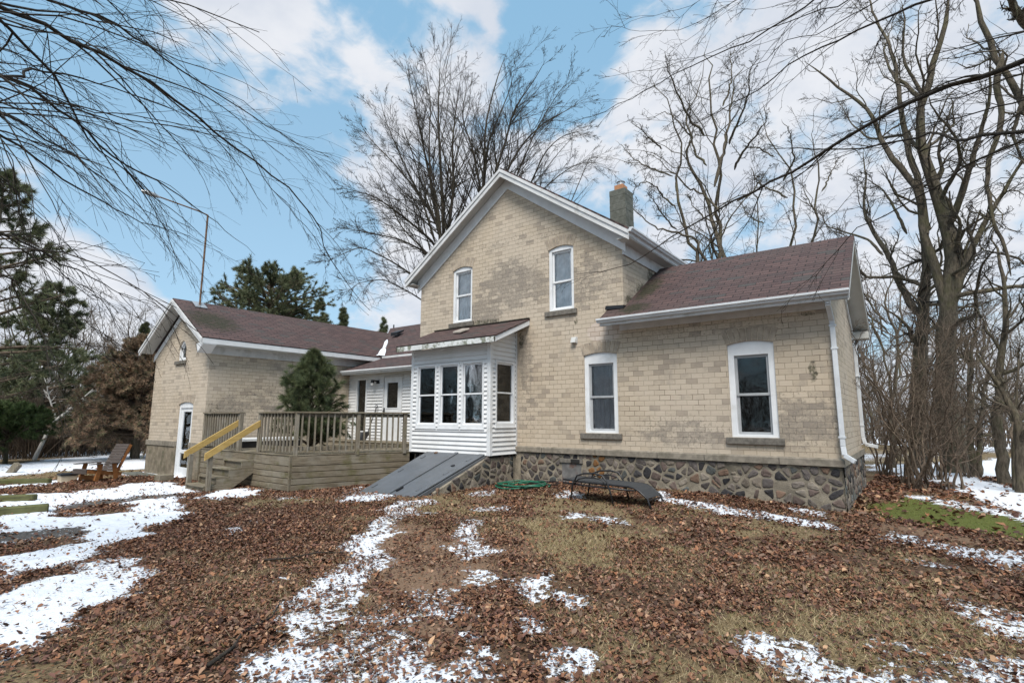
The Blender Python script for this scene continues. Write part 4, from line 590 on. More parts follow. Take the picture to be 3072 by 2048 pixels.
WINS = dict(UL=(-9.645,-8.945,4.14,5.57,.08), UR=(-6.565,-5.885,4.09,5.55,.075), G1=(-5.665,-4.875,1.345,3.0,.055), G2=(-2.66,-1.875,1.325,2.99,.055))
def walls():
    h = [arch(*WINS[k]) for k in WINS]; h.append([(-9.95,.95),(-7.65,.95),(-7.65,3.2),(-9.95,3.2)])
    mb = MB(); mb.fpoly(FF, [(-10.87,.2),(-7.55,.2),(-7.55,1.0),(-1.0,1.0),(-1.0,3.60),(-4.69,3.60),(-4.69,5.55),(-7.77,7.66),(-10.87,5.55)], -.28, 0, h)
    mb.build('front_wall', BRICK, house)
    mb = MB(); mb.fpoly(FM, [(D+.28,3.3),(18,3.3),(18,5.56),(D+.28,5.56)], -.28, 0); mb.add([], [])
    mb.build('main_side_wall', BRICK, house)
    mb = MB(); mb.fpoly(FM, [(D,3.601),(D+.28,3.601),(D+.28,5.55),(D,5.55)], -.02, .0); 
    MB().fbox(FR('left', -10.87), D+.28, 18, 0, 5.55, -.28, 0).build('main_side_wall', BRICK, house)
    MB().fpoly(FR('back', 18), [(-10.87,0),(-4.69,0),(-4.69,5.5),(-7.77,7.6),(-10.87,5.5)], -.28, 0).build('back_wall', BRICK, house)
    MB().fpoly(FW, [(D+.28,1.0),(14.15,1.0),(14.15,3.66),(12.1,4.98),(D+.28,3.82)], -.28, 0).build('wing_gable_wall', BRICK, house)
    MB().fbox(FR('back', 14.15), -4.4, -1.28, 0, 3.6, -.28, 0).build('wing_back_wall', BRICK, house)
    # left wing
    door = arch(-17.53,-16.54,-.3,2.03,.075); win = arch(-17.93,-17.36,3.36,3.72,.26, 14)
    MB().fpoly(FL, [(-19.65,.955),(-19.65,3.6),(-17.7,4.95),(-15.75,3.6),(-15.75,.955),(-16.54,.955)]+door[2:]+[(-17.53,.955)], -.28, 0, [win]).build('left_gable_wall', BRICK, house)
    MB().fbox(FLW, 6.88, 17, .955, 3.62, -.28, 0).build('left_side_wall', BRICK, house)
    MB().fbox(FR('left', -19.65), 6.88, 17, 0, 3.62, -.28, 0).build('left_side_wall', BRICK, house)
    MB().fbox(FR('back', 17), -19.4, -15.9, 0, 3.6, -.28, 0).build('left_back_wall', BRICK, house)
    # cross wing behind the porch
    MB().fbox(FR('front', 12.75), -15.74, -10.88, 0, 3.85, -.25, 0).build('cross_wing_wall', SIDING, house)
walls()
window(FF, *WINS['UL'][:4], .08, .075, .045, meet=.52)
window(FF, *WINS['UR'][:4], .075, .075, .04, meet=.47)
window(FF, *WINS['G1'][:4], .055, .10, .185, sash=SASH_GREY, curtain=CURT_G, meet=.5, pleat=.004)
window(FF, *WINS['G2'][:4], .055, .105, .20, sash=SASH_GREY, curtain=None, meet=.5)
w = MB().fpoly(FL, arch(-17.93,-17.36,3.36,3.72,.26,14), -.13, -.04, [arch(-17.86,-17.43,3.43,3.72,.19,12)]).build('window', WHITE, house)
MB().fpoly(FL, arch(-17.86,-17.43,3.43,3.72,.19,12), -.12, -.09, [arch(-17.82,-17.47,3.47,3.72,.15,12)]).build('sash', WHITE, w)
MB().fpoly(FL, arch(-17.83,-17.46,3.46,3.72,.16,12), -.11, -.105).build('pane', GLASS, w)
MB().fbox(FL, -17.9, -17.4, 3.4, 4.0, -.26, -.24).build('curtain', CURT_W, w)
MB().fbox(FL, -18.03, -17.27, 3.25, 3.358, -.15, .06).build('sill', SILL, w, bevel=.008)

# rooms behind the windows: floor and back walls so that the panes look into something
MB().box(-4.4, -1.3, 13.0, 13.05, .6, 3.5).box(-4.4, -1.3, D+.3, 13, .6, .65).box(-4.4, -1.3, D+.3, 13, 3.4, 3.45).build('room_wall', DARK, house)
MB().box(-10.5, -4.72, 12.9, 12.95, .6, 5.6).box(-10.5, -4.72, D+.3, 13, .75, .8).box(-10.5, -4.72, D+.3, 13, 3.42, 3.5).build('room_wall', ROOM, house)

def slab(pts, th, m, name, parent=house, u=None):
    """roof plane: pts in order, first edge is the eave"""
    P = [Vector(p) for p in pts]; a = (P[1]-P[0]).normalized(); n = a.cross(P[2]-P[1]).normalized()
    if n.z < 0: n = -n
    b = n.cross(a).normalized()
    if b.z < 0: b = -b
    return MB().prism([p for p in P], [p-n*th for p in P]).build(name, m, parent, uvdir=(P[0], a, b))
# main roof
RX, RZ, EZ = -7.77, 7.88, 5.54
slab([(-11.19,9.72,EZ),(-11.19,18.3,EZ),(RX,18.3,RZ),(RX,9.72,RZ)], .035, SHINGLE, 'roof')
slab([(-4.36,9.72,EZ),(-4.36,18.3,EZ),(RX,18.3,RZ),(RX,9.72,RZ)], .035, SHINGLE, 'roof')
def rake(F, pts, dz0, h, d0, d1, name, m):      # board that follows a gable: pts along the top edge
    for a, b in zip(pts[:-1], pts[1:]): pass
    low = [(u, w-h) for u, w in pts]
    return MB().fpoly(F, list(pts)+low[::-1], d0, d1).build(name, m, house)
def gable(Fm, Yout, xl, xr, ze, xp, zp, Ywall, drop_f, frz, soff, name='rake_board'):
    """fascia at the overhang's edge, soffit under it and frieze board on the wall (front-facing gables)"""
    F = FR('front', Yout); s = (zp-ze)/(xp-xl)
    top = [(xl, ze-.04), (xp, zp-.04), (xr, ze-.04)]
    rake(F, top, 0, .085, -.02, .035, 'crown_moulding', TRIM)
    rake(F, [(u, w-.087) for u, w in top], 0, drop_f, -.025, .012, name, TRIM)
    for sg, x in ((-1, xl), (1, xr)):     # soffit planes
        a = [(x, Yout+.03, ze-.06-drop_f+.03), (x, Ywall-.002, ze-.06-drop_f+.03), (xp, Ywall-.002, zp-.06-drop_f+.03), (xp, Yout+.03, zp-.06-drop_f+.03)]
        MB().prism(a, [(p[0], p[1], p[2]+.02) for p in a]).build('soffit', SOFFIT, house)
gable(None, 9.72, -11.17, -4.38, EZ, RX, RZ, D, .12, None, None)
# frieze boards: lower edge 7.44 at the apex, 5.30 at the corners
MB().fpoly(FF, [(-11.0,5.16),(RX,7.42),(-4.6,5.16),(-4.6,5.50),(RX,7.72),(-11.0,5.50)], .004, .035).build('frieze_board', WHITE, house, bevel=.004)
# cornice returns and right eave: box soffit + gutter board
MB().box(-4.66,-4.40,9.76,18.2,5.36,5.38).build('soffit', SOFFIT, house)
MB().box(-4.42,-4.385,9.74,18.2,5.38,5.52).build('eave_fascia', TRIM, house)
MB().box(-4.69,-4.655,10.06,18.2,5.12,5.36).build('frieze_board', TRIM, house)
MB().box(-11.15,-10.9,9.76,18.2,5.36,5.38).build('soffit', SOFFIT, house)
MB().box(-11.165,-11.13,9.74,18.2,5.34,5.52).build('eave_fascia', TRIM, house)
def gutter(a, b, name='gutter', m=ALU, s=.10, flip=1):   # K-profile along a->b, opening upward, outward side given by flip*left normal
    a = Vector(a); b = Vector(b); t = (b-a).normalized(); o = t.cross(Vector((0,0,1)))*flip
    prof = [(0,0),(.0,-.085),(.06,-.085),(.075,-.05),(.10,-.035),(.10,0),(.088,0),(.088,-.028),(.066,-.044),(.052,-.075),(.01,-.075),(.01,0)]
    A = [a+o*p[0]+Vector((0,0,p[1])) for p in prof]; B = [b+o*p[0]+Vector((0,0,p[1])) for p in prof]
    mb = MB(); n = len(prof); mb.v = [tuple(p) for p in A+B]; mb.f = [(i, (i+1) % n, n+(i+1) % n, n+i) for i in range(n)]
    mb.add([a+o*p[0]+Vector((0,0,p[1])) for p in ((0,0),(0,-.085),(.06,-.085),(.075,-.05),(.1,-.035),(.1,0))], [(0,1,2,3,4,5)])
    mb.add([b+o*p[0]+Vector((0,0,p[1])) for p in ((0,0),(0,-.085),(.06,-.085),(.075,-.05),(.1,-.035),(.1,0))], [(0,1,2,3,4,5)])
    return mb.build(name, m, house)
gutter((-4.385,18.2,5.55), (-4.385,9.72,5.55), flip=-1)
# right wing roof: ridge y 12.1, z 5.26
WR, WZ, WE = 12.1, 5.27, 3.70
slab([(-5.05,9.62,WE-.01),(-.66,9.62,WE-.01),(-.66,WR,WZ),(-4.69,WR,WZ),(-4.69,10.05,3.96),(-5.05,10.05,3.96)], .035, SHINGLE, 'roof')
slab([(-.66,14.58,WE),(-4.69,14.58,WE),(-4.69,WR,WZ),(-.66,WR,WZ)], .035, SHINGLE, 'roof')
MB().box(-4.75,-.68,9.66,D,3.60,3.62).build('soffit', SOFFIT, house)
MB().box(-5.02,-.68,9.60,9.63,3.53,3.66).build('eave_fascia', TRIM, house)
MB().fbox(FF, -4.78, -1.0, 3.475, 3.6, .002, .035).build('frieze_board', TRIM, house)
gutter((-5.06,9.60,3.675), (-.65,9.60,3.675), flip=1)
# right gable of the wing: rake fascia at x -.66, soffit and frieze
def rgable():
    top = [(9.62, WE-.05), (WR, WZ-.05), (14.58, WE-.05)]
    F = FR('right', -.68)
    MB().fpoly(F, top+[(u, w-.15) for u, w in top[::-1]], -.02, .012).build('rake_board', SOFFIT, house)
    for (y0, z0), (y1, z1) in ((top[0], top[1]), (top[2], top[1])):
        a = [(-.70,y0,z0-.13), (-1.0,y0,z0-.13), (-1.0,y1,z1-.13), (-.70,y1,z1-.13)]
        MB().prism(a, [(p[0], p[1], p[2]+.02) for p in a]).build('soffit', SOFFIT, house)
    t2 = [(10.0, 3.66), (WR, 5.0), (14.2, 3.66)]
    MB().fpoly(FW, t2+[(u, w-.17) for u, w in t2[::-1]], .003, .03).build('frieze_board', WHITE, house)
    MB().box(-.99,-.68,14.2,14.6,3.46,3.62).build('cornice_return', SOFFIT, house)
rgable()
gutter((-.66,14.60,3.67), (-4.7,14.60,3.67), flip=1)
# flashing block where the wing roof laps the front wall
MB().prism([(-5.09,9.98,3.955),(-4.66,9.98,3.93),(-4.66,9.98,4.0),(-5.07,9.98,4.03)], [(-5.09,10.12,3.955),(-4.66,10.12,3.93),(-4.66,10.12,4.02),(-5.07,10.12,4.05)]).build('roof_flashing', BLACK, house)
# downspouts
def downspout(pts, name='downspout', w=.075, d=.055):
    mb = MB()
    for a, b in zip(pts[:-1], pts[1:]): mb.beam(a, b, w, d, (0,1,0) if abs(b[2]-a[2]) > abs(b[1]-a[1]) else (0,0,1))
    return mb.build(name, ALU, house, bevel=.008)
ds = downspout([(-.965,9.65,3.60),(-.965,9.66,3.48),(-.96,9.965,3.26),(-.96,9.975,3.2),(-.955,9.975,1.22),(-.94,9.95,1.08),(-.80,9.88,.99)])
for z in (3.16,2.78,1.35): MB().box(-1.005,-.905,9.94,10.01,z,z+.03).build('bracket', ALU, ds)
ds = downspout([(-.90,14.62,3.60),(-.92,14.62,3.48),(-.965,14.22,3.26),(-.965,14.2,1.25),(-.93,14.19,1.10),(-.70,14.15,1.05)])
for z in (2.6,1.5): MB().box(-1.0,-.92,14.16,14.24,z,z+.03).build('bracket', ALU, ds)
# chimney
ch = MB(); x0, x1, y0, y1 = -6.06, -5.60, 12.3, 12.8
for k in range(9): ch.box(x0+.002*(k % 2), x1-.002*(k % 2), y0+.002*(k % 2), y1-.002*(k % 2), 5.9+.205*k, 5.9+.2*k+.2)
ch.box(x0+.004, x1-.004, y0+.004, y1-.004, 5.6, 7.71)
ch = ch.build('chimney', CONC, house, bevel=.004)
MB().box(-5.96,-5.70,12.40,12.68,7.70,7.88).build('flue', CLAY, ch, bevel=.01)
MB().tube([(-5.83,12.54,7.88),(-5.83,12.54,7.97)], .10, 14).tube([(-5.83,12.54,7.985),(-5.83,12.54,8.02),(-5.83,12.54,8.05)], [.12,.08,.02], 14).build('chimney_cap', STEEL, ch)
# water table and foundation
MB().box(-7.5,-.95,9.99,D+.1,.895,1.0).prism([(-7.5,9.99,1.0),(-.95,9.99,1.0),(-.95,10.06,1.0),(-7.5,10.06,1.0)], [(-7.5,10.03,1.025),(-.97,10.03,1.025),(-.97,10.06,1.025),(-7.5,10.06,1.025)]).box(-1.1,-.95,D+.1,14.22,.895,1.015).build('stone_band', BAND, house)
for x in (-6.75,-5.4,-4.05,-3.15,-1.9): MB().box(x-.004,x+.004,9.986,9.992,.895,1.0).build('band_joint', DARK, house)
# foundation: mortared core with individual field stones set in it
core = MB(); core.box(-10.0,-7.58,9.17,D,-.4,.83).box(-7.6,-.985,10.04,D+.2,-.4,.895).box(-1.2,-.985,D+.2,14.17,-.4,.895)
core.prism([(-7.6,7.45,-.3),(-7.6,9.17,-.3),(-7.6,9.17,.83),(-7.6,9.0,.77),(-7.6,7.45,.22)], [(-7.53,7.45,-.3),(-7.53,9.17,-.3),(-7.53,9.17,.83),(-7.53,9.0,.77),(-7.53,7.45,.22)])
core.box(-7.6,-7.53,9.17,10.04,-.3,.83)
core = core.build('foundation_wall', MORTAR, house)
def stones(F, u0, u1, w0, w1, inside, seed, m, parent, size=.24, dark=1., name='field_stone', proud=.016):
    r = np.random.RandomState(seed); nu = max(2, int((u1-u0)/size)); nw = max(2, int((w1-w0)/(size*.62))); S = []
    for j in range(nw+2):
        for i in range(nu+2):
            S.append((u0+(i-.5+(.5 if j % 2 else 0))*(u1-u0)/nu+r.normal(0, size*.30), w0+(j-.5)*(w1-w0)/nw+r.normal(0, size*.17)))
    S = np.array(S); V = []; F_ = []; C_ = []
    pal = np.array([(.11,.095,.088),(.165,.14,.12),(.05,.047,.048),(.21,.175,.14),(.14,.105,.09),(.25,.215,.175),(.10,.105,.10),(.19,.125,.09),(.035,.034,.036)])
    for k, s in enumerate(S):
        if not inside(s[0], s[1]): continue
        poly = [np.array(p) for p in ((s[0]-size*1.1,s[1]-size*.8),(s[0]+size*1.1,s[1]-size*.8),(s[0]+size*1.1,s[1]+size*.8),(s[0]-size*1.1,s[1]+size*.8))]
        for o in S:
            d = o-s; L = math.hypot(*d)
            if L < 1e-6 or L > size*3.2: continue
            nrm = d/L; off = L/2-.010*r.uniform(.4, 3.0); out = []
            for a, b in zip(poly, poly[1:]+poly[:1]):
                da = (a-s)@nrm-off; db = (b-s)@nrm-off
                if da <= 0: out.append(a)
                if (da < 0) != (db < 0): out.append(a+(b-a)*(da/(da-db)))
            poly = out
            if len(poly) < 3: break
        if len(poly) < 3 or r.rand() < .06: continue
        for _ in range(2):
            q = []
            for a, b in zip(poly, poly[1:]+poly[:1]): q += [a*.84+b*.16, a*.16+b*.84]
            poly = q
        poly = [np.array((min(max(p[0], u0), u1), min(max(p[1], w0), w1))) for p in poly]
        n = len(poly); b0 = len(V); c0 = sum(poly)/n; ph = r.uniform(.6, 1.)*proud
        for sc, dd in ((1.,-.02), (.95,ph*.55), (.78,ph*.92), (.40,ph)):
            for p in poly:
                e = c0+(p-c0)*sc; V.append(F(e[0], e[1], dd+r.normal(0, .0035)))
        V.append(F(c0[0], c0[1], ph+r.normal(0, .004)))
        for rg in range(3):
            for i in range(n): F_.append((b0+rg*n+i, b0+rg*n+(i+1) % n, b0+(rg+1)*n+(i+1) % n, b0+(rg+1)*n+i))
        T = [(b0+3*n+i, b0+3*n+(i+1) % n, b0+4*n) for i in range(n)]; F_ += T
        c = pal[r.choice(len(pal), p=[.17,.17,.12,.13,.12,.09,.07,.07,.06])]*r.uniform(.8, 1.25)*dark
        if abs(s[0]+5.40) < .15 and s[1] > .45 and u0 < -7 and F.k == 'front': c = np.array((.20,.10,.04))
        C_ += [c]*(4*n+1)
    me = bpy.data.meshes.new(name); me.from_pydata(V, [], F_); me.update()
    bm = bmesh.new(); bm.from_mesh(me); bmesh.ops.recalc_face_normals(bm, faces=bm.faces[:]); bm.to_mesh(me); bm.free()
    at = me.color_attributes.new('col', 'FLOAT_COLOR', 'POINT'); at.data.foreach_set('color', np.hstack([np.array(C_), np.ones((len(C_),1))]).astype(np.float32).ravel())
    me.polygons.foreach_set('use_smooth', np.ones(len(me.polygons), bool)); me.materials.append(m)
    return link(name, me, parent)
vent_hole = lambda u, w: not (-6.28 < u < -5.72 and w < .80)
stones(FR('front', 10.04), -7.35, -.99, .0, .885, vent_hole, 3, STONE, core, .20)
stones(FR('right', -.985), 10.05, 14.15, -.05, .885, lambda u, w: True, 4, STONE, core, .22)
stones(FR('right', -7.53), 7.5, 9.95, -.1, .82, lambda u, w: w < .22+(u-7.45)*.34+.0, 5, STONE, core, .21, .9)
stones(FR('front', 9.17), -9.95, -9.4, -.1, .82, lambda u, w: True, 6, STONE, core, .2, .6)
# boarded cellar vent in the foundation
v = MB().fbox(FR('front', 10.04), -6.24, -5.76, .28, .77, -.02, .01).build('cellar_vent', simple('old_vent_board', (.15,.145,.14), .8, .3, 5., grime=((.10,.05,.035), 4., .5, .65, .8)), house)
MB().fbox(FR('front', 10.04), -6.28, -5.72, .70, .79, .0, .04).build('vent_frame', SILL, v, bevel=.006)
MB().fbox(FR('front', 10.04), -6.0, -5.78, .71, .785, .041, .045).build('vent_slot', DARK, v)
# left wing base
MB().box(-19.70,-17.54,6.545,6.9,.80,.955).box(-16.53,-15.70,6.545,6.9,.80,.955).box(-15.9,-15.70,6.9,12,.80,.955).build('stone_band', BAND, house, bevel=.01)
MB().box(-19.66,-17.54,6.575,6.9,-.4,.80).box(-16.53,-15.735,6.575,6.9,-.4,.80).box(-15.95,-15.735,6.9,12,-.4,.80).build('foundation_wall', RENDER, house, bevel=.01)
# left wing roof
LX, LZ, LE = -17.7, 5.25, 3.845
slab([(-15.36,6.22,LE),(-15.36,17.3,LE),(LX,17.3,LZ),(LX,6.22,LZ)], .035, SHINGLE, 'roof')
slab([(-20.04,6.22,LE),(-20.04,17.3,LE),(LX,17.3,LZ),(LX,6.22,LZ)], .035, SHINGLE, 'roof')
gable(None, 6.22, -20.02, -15.38, LE, LX, LZ, 6.6, .09, None, None)
MB().fpoly(FL, [(-19.78,3.45),(LX,4.78),(-15.66,3.45),(-15.66,3.62),(LX,4.96),(-19.78,3.62)], .004, .03).build('frieze_board', WHITE, house)
MB().box(-15.72,-15.40,6.26,12.3,3.66,3.68).build('soffit', SOFFIT, house)
MB().box(-15.41,-15.375,6.24,12.3,3.68,3.82).build('eave_fascia', WHITE, house)
MB().fbox(FLW, 6.61, 12.7, 3.44, 3.66, .002, .03).build('frieze_board', TRIM, house)
MB().prism([(-15.70,6.24,3.44),(-15.38,6.24,3.66),(-15.38,6.24,3.70),(-15.78,6.24,3.70)], [(-15.70,6.60,3.44),(-15.38,6.60,3.66),(-15.38,6.60,3.70),(-15.78,6.60,3.70)]).build('cornice_return', WHITE, house)
# roof mast flashing
MB().prism([(-17.62,6.72,5.232),(-17.25,6.70,5.008),(-17.25,7.05,5.008),(-17.62,7.05,5.232)], [(-17.62,6.72,5.243),(-17.25,6.70,5.019),(-17.25,7.05,5.019),(-17.62,7.05,5.243)]).build('roof_flashing', STEEL, house)
# left wing door
dr = MB(); dr.fpoly(FL, arch(-17.53,-16.54,-.05,2.03,.075), -.12, -.03, [[(-17.44,-.02),(-16.63,-.02),(-16.63,1.93),(-17.44,1.93)]]); dr = dr.build('side_door', WHITE, house, bevel=.004)
MB().fpoly(FL, [(-17.44,-.02),(-16.63,-.02),(-16.63,1.93),(-17.44,1.93)], -.10, -.06, [[(-17.31,.22),(-16.76,.22),(-16.76,.62),(-17.31,.62)], [(-17.31,.72),(-16.76,.72),(-16.76,1.82),(-17.31,1.82)]]).build('door_leaf', WHITE, dr, bevel=.004)
MB().fbox(FL, -17.32,-16.75,.21,.63,-.09,-.085).fbox(FL, -17.32,-16.75,.71,1.83,-.09,-.085).build('pane', GLASS, dr)
MB().fbox(FL, -17.44,-16.63,.0,1.93,-.22,-.2).build('inner_door', simple('inner_door_grey', (.33,.33,.33), .6, .25, 2.), dr)
MB().tube([(-16.69,6.66,.92),(-16.69,6.60,.92),(-16.78,6.60,.92)], .012, 6).build('handle', BLACK, dr)
voussoirs(FL, -17.53, -16.54, 2.03, .075, .21, dr, 9)
# cross wing and porch roofs
slab([(-15.7,12.4,3.90),(-10.87,12.4,3.90),(-10.87,15.2,5.62),(-18.4,15.2,5.62)], .035, SHINGLE, 'roof')
slab([(-10.87,18.1,3.9),(-18.6,18.1,3.9),(-18.4,15.2,5.615),(-10.87,15.2,5.615)], .035, SHINGLE, 'roof')
MB().box(-15.4,-10.88,12.36,12.39,3.76,3.88).build('eave_fascia', TRIM, house)
slab([(-15.62,10.86,3.25),(-10.88,10.86,3.25),(-10.88,12.5,3.86),(-15.62,12.5,3.86)], .035, SHINGLE, 'porch_roof')
MB().box(-15.6,-10.9,10.86,10.89,3.10,3.22).build('eave_fascia', TRIM, house)
MB().box(-15.6,-10.9,10.89,11.3,3.12,3.14).build('soffit', SOFFIT, house)
gutter((-15.58,10.86,3.235), (-10.9,10.86,3.235), m=WHITE, flip=1)
vp = MB().tube([(-19.0,15.9,5.2),(-19.0,15.9,5.95)], .03, 8).build('vent_pipe', BLACK, house)
MB().prism([(-16.9,14.0,4.98),(-16.5,14.0,4.98),(-16.5,14.35,5.2),(-16.9,14.35,5.2)], [(-16.9,14.0,5.12),(-16.5,14.0,5.12),(-16.5,14.35,5.25),(-16.9,14.35,5.25)]).build('roof_vent', BLACK, house)
# siding
def siding(F, u0, u1, w0, w1, holes, name, parent=house, course=.102, m=SIDING):
    mb = MB(); br = sorted(set([round(w0+i*course, 4) for i in range(int((w1-w0)/course)+2) if w0+i*course < w1]+[w1]))
    for a, b in zip(br[:-1], br[1:]):
        cuts = sorted(set([a, b]+[h[k] for h in holes for k in (2, 3) if a < h[k] < b]))
        dep = lambda w: .036-.033*(w-a)/course
        for c0, c1 in zip(cuts[:-1], cuts[1:]):
            iv = [(u0, u1)]; mid = (c0+c1)/2
            for h in holes:
                if h[2] < mid < h[3]:
                    nv = []
                    for p, q in iv:
                        if h[1] <= p or h[0] >= q: nv.append((p, q)); continue
                        if h[0] > p: nv.append((p, h[0]))
                        if h[1] < q: nv.append((h[1], q))
                    iv = nv
            for p, q in iv:
                if q-p < .005: continue
                mb.add([F(p,c0,-.02),F(q,c0,-.02),F(q,c0,dep(c0)),F(p,c0,dep(c0)),F(p,c1,-.02),F(q,c1,-.02),F(q,c1,dep(c1)),F(p,c1,dep(c1))], [(0,1,2,3),(4,7,6,5),(3,2,6,7),(0,3,7,4),(1,5,6,2),(0,4,5,1)])
    return mb.build(name, m, parent)
BW = [(-9.87,-9.17), (-9.10,-8.42), (-8.36,-7.66)]
siding(BF, -9.99, -7.58, .84, 3.34, [(a, b, 1.42, 2.96) for a, b in BW], 'bay_siding')
siding(BS, 9.12, 10.04, .84, 3.86, [(9.24, 9.97, 1.46, 2.97)]+[(9.0, 8.70+(w_+.07-3.40)/.411, w_-.03, w_+.005) for w_ in np.arange(3.50, 3.87, .03)], 'bay_siding')
siding(FR('left', -10.06), 9.12, 10.04, .84, 3.4, [], 'bay_siding')
MB().box(-7.58,-7.48,9.05,9.15,.83,3.36).build('corner_post', WHITE, house, bevel=.006)
MB().box(-10.08,-9.99,9.05,9.15,.83,3.36).build('corner_post', WHITE, house, bevel=.006)
MB().box(-7.50,-7.470,10.0,10.046,.83,3.8).build('corner_post', TRIM, house)
MB().box(-10.05,-7.52,9.10,D,.78,.838).build('bay_floor', DARK, house)
def flat_window(F, u0, u1, w0, w1, frame=.055, name='bay_window', cas=WHITE, blind=True):
    """white frame standing proud of the siding > sashes, panes"""
    w = MB().fpoly(F, [(u0,w0),(u1,w0),(u1,w1),(u0,w1)], -.06, .034, [[(u0+frame,w0+frame+.03),(u1-frame,w0+frame+.03),(u1-frame,w1-frame),(u0+frame,w1-frame)]]).build(name, cas, house, bevel=.004)
    a0, a1, b0, b1 = u0+frame, u1-frame, w0+frame+.03, w1-frame; m = (b0+b1)/2+.0
    for nm, c0, c1, d in (('upper_sash', m-.018, b1, .0), ('lower_sash', b0, m+.018, -.022)):
        MB().fpoly(F, [(a0,c0),(a1,c0),(a1,c1),(a0,c1)], d-.022, d, [[(a0+.035,c0+.035),(a1-.035,c0+.035),(a1-.035,c1-.035),(a0+.035,c1-.035)]]).build(nm, cas, w, bevel=.003)
        MB().fbox(F, a0+.03, a1-.03, c0+.03, c1-.03, d-.014, d-.008).build('pane', GLASS, w)
    MB().fbox(F, u0-.02, u1+.02, w0-.03, w0-.001, 0, .05).build('sill', cas, w, bevel=.004)
    return w
for a, b in BW: flat_window(BF, a, b, 1.42, 2.96)
flat_window(BS, 9.24, 9.97, 1.46, 2.97)
# bay ceiling, blinds' headrail and inside
MB().box(-9.98,-7.56,9.15,D+2.8,3.15,3.18).build('bay_ceiling', ROOM, house)
MB().box(-9.98,-9.95,9.15,D-.0,.84,3.15).build('bay_inner_wall', ROOM, house)
# bay roof
slab([(-10.28,8.70,3.435),(-7.06,8.70,3.435),(-7.10,D-.0,3.99),(-10.28,D-.0,3.99)], .03, SHINGLE, 'bay_roof')
MB().box(-10.27,-7.075,8.70,8.725,3.29,3.405).build('eave_fascia', TRIM_OLD, house)
MB().prism([(-7.075,8.70,3.29),(-7.075,8.70,3.405),(-7.105,D-.01,3.955),(-7.105,D-.01,3.84)], [(-7.10,8.70,3.29),(-7.10,8.70,3.405),(-7.13,D-.01,3.955),(-7.13,D-.01,3.84)]).build('rake_board', WHITE, house)
MB().prism([(-10.27,8.70,3.29),(-10.27,8.70,3.405),(-10.27,D-.01,3.955),(-10.27,D-.01,3.84)], [(-10.25,8.70,3.29),(-10.25,8.70,3.405),(-10.25,D-.01,3.955),(-10.25,D-.01,3.84)]).build('rake_board', TRIM_OLD, house)
a = [(-10.24,8.73,3.31),(-7.13,8.73,3.31),(-7.13,D-.01,3.85),(-10.24,D-.01,3.85)]
MB().prism(a, [(p[0], p[1], p[2]+.02) for p in a]).build('soffit', SOFFIT, house)
MB().box(-10.28,-7.1,D-.05,D+.0,3.985,4.02).build('roof_flashing', simple('tar_flashing', (.05,.045,.035), .9, .5, 14., bump=.02), house, bevel=.01)
# porch wall
siding(PF, -15.74, -10.88, .90, 3.12, [(-15.32,-14.72,1.15,3.0), (-13.90,-12.93,.9,3.03)], 'porch_siding')
MB().fbox(PF, -15.32,-14.72,1.15,3.0,-.06,.02).fbox(PF,-15.32,-14.72,1.15,3.0,-.07,-.061)
pw = MB().fpoly(PF, [(-15.32,1.15),(-14.72,1.15),(-14.72,3.0),(-15.32,3.0)], -.05, .034, [[(-15.265,1.22),(-14.80,1.22),(-14.80,2.94),(-15.265,2.94)]]).build('porch_window', WHITE, house)
MB().fbox(PF, -15.27,-14.79,1.21,2.95,-.03,-.024).build('pane', GLASS, pw)
MB().fbox(PF, -15.27,-14.79,1.72,1.80,-.08,-.06).build('blind_rail', SASH_GREY, pw)
MB().fbox(PF, -15.4,-14.6,1.1,3.05,-.5,-.48).build('room_wall', ROOM, pw)
pd = MB().fpoly(PF, [(-13.90,.91),(-12.93,.91),(-12.93,3.03),(-13.90,3.03)], -.05, .036, [[(-13.85,.94),(-12.98,.94),(-12.98,2.99),(-13.85,2.99)]]).build('porch_door', TRIM, house)
MB().fpoly(PF, [(-13.845,.945),(-12.985,.945),(-12.985,2.985),(-13.845,2.985)], -.03, .01, [[(-13.70,1.97),(-13.16,1.97),(-13.16,2.80),(-13.70,2.80)]]).build('door_leaf', WHITE, pd, bevel=.004)
MB().fpoly(PF, [(-13.72,1.95),(-13.14,1.95),(-13.14,2.82),(-13.72,2.82)], .01, .02, [[(-13.69,1.98),(-13.17,1.98),(-13.17,2.79),(-13.69,2.79)]]).build('glass_trim', WHITE, pd)
MB().fbox(PF, -13.71,-13.15,1.96,2.81,-.012,-.006).build('pane', GLASS, pd)
MB().fbox(PF, -13.75,-13.1,1.9,2.85,-.12,-.1).build('curtain', CURT_B, pd)
MB().box(-13.81,-13.79,11.245,11.29,1.72,1.98).box(-13.84,-13.76,11.23,11.25,1.87,1.89).build('handle', BLACK, pd)
lp = MB().box(-14.22,-14.1,11.24,11.28,2.78,2.9).build('wall_lamp', BLACK, house)
MB().tube([(-14.16,11.24,2.86),(-14.20,11.12,2.88)], .025, 8).tube([(-14.24,11.1,2.90),(-14.24,11.1,2.80)], [.055,.06], 10).build('lamp_arm', BLACK, lp)
MB().tube([(-14.24,11.1,2.80),(-14.24,11.1,2.72)], [.055,.05], 10).build('lamp_glass', simple('lamp_glass_white', (.6,.6,.58), .2, .05, 3.), lp)
MB().box(-15.74,-10.88,11.28,11.5,.2,.9).build('porch_base', WOOD, house)
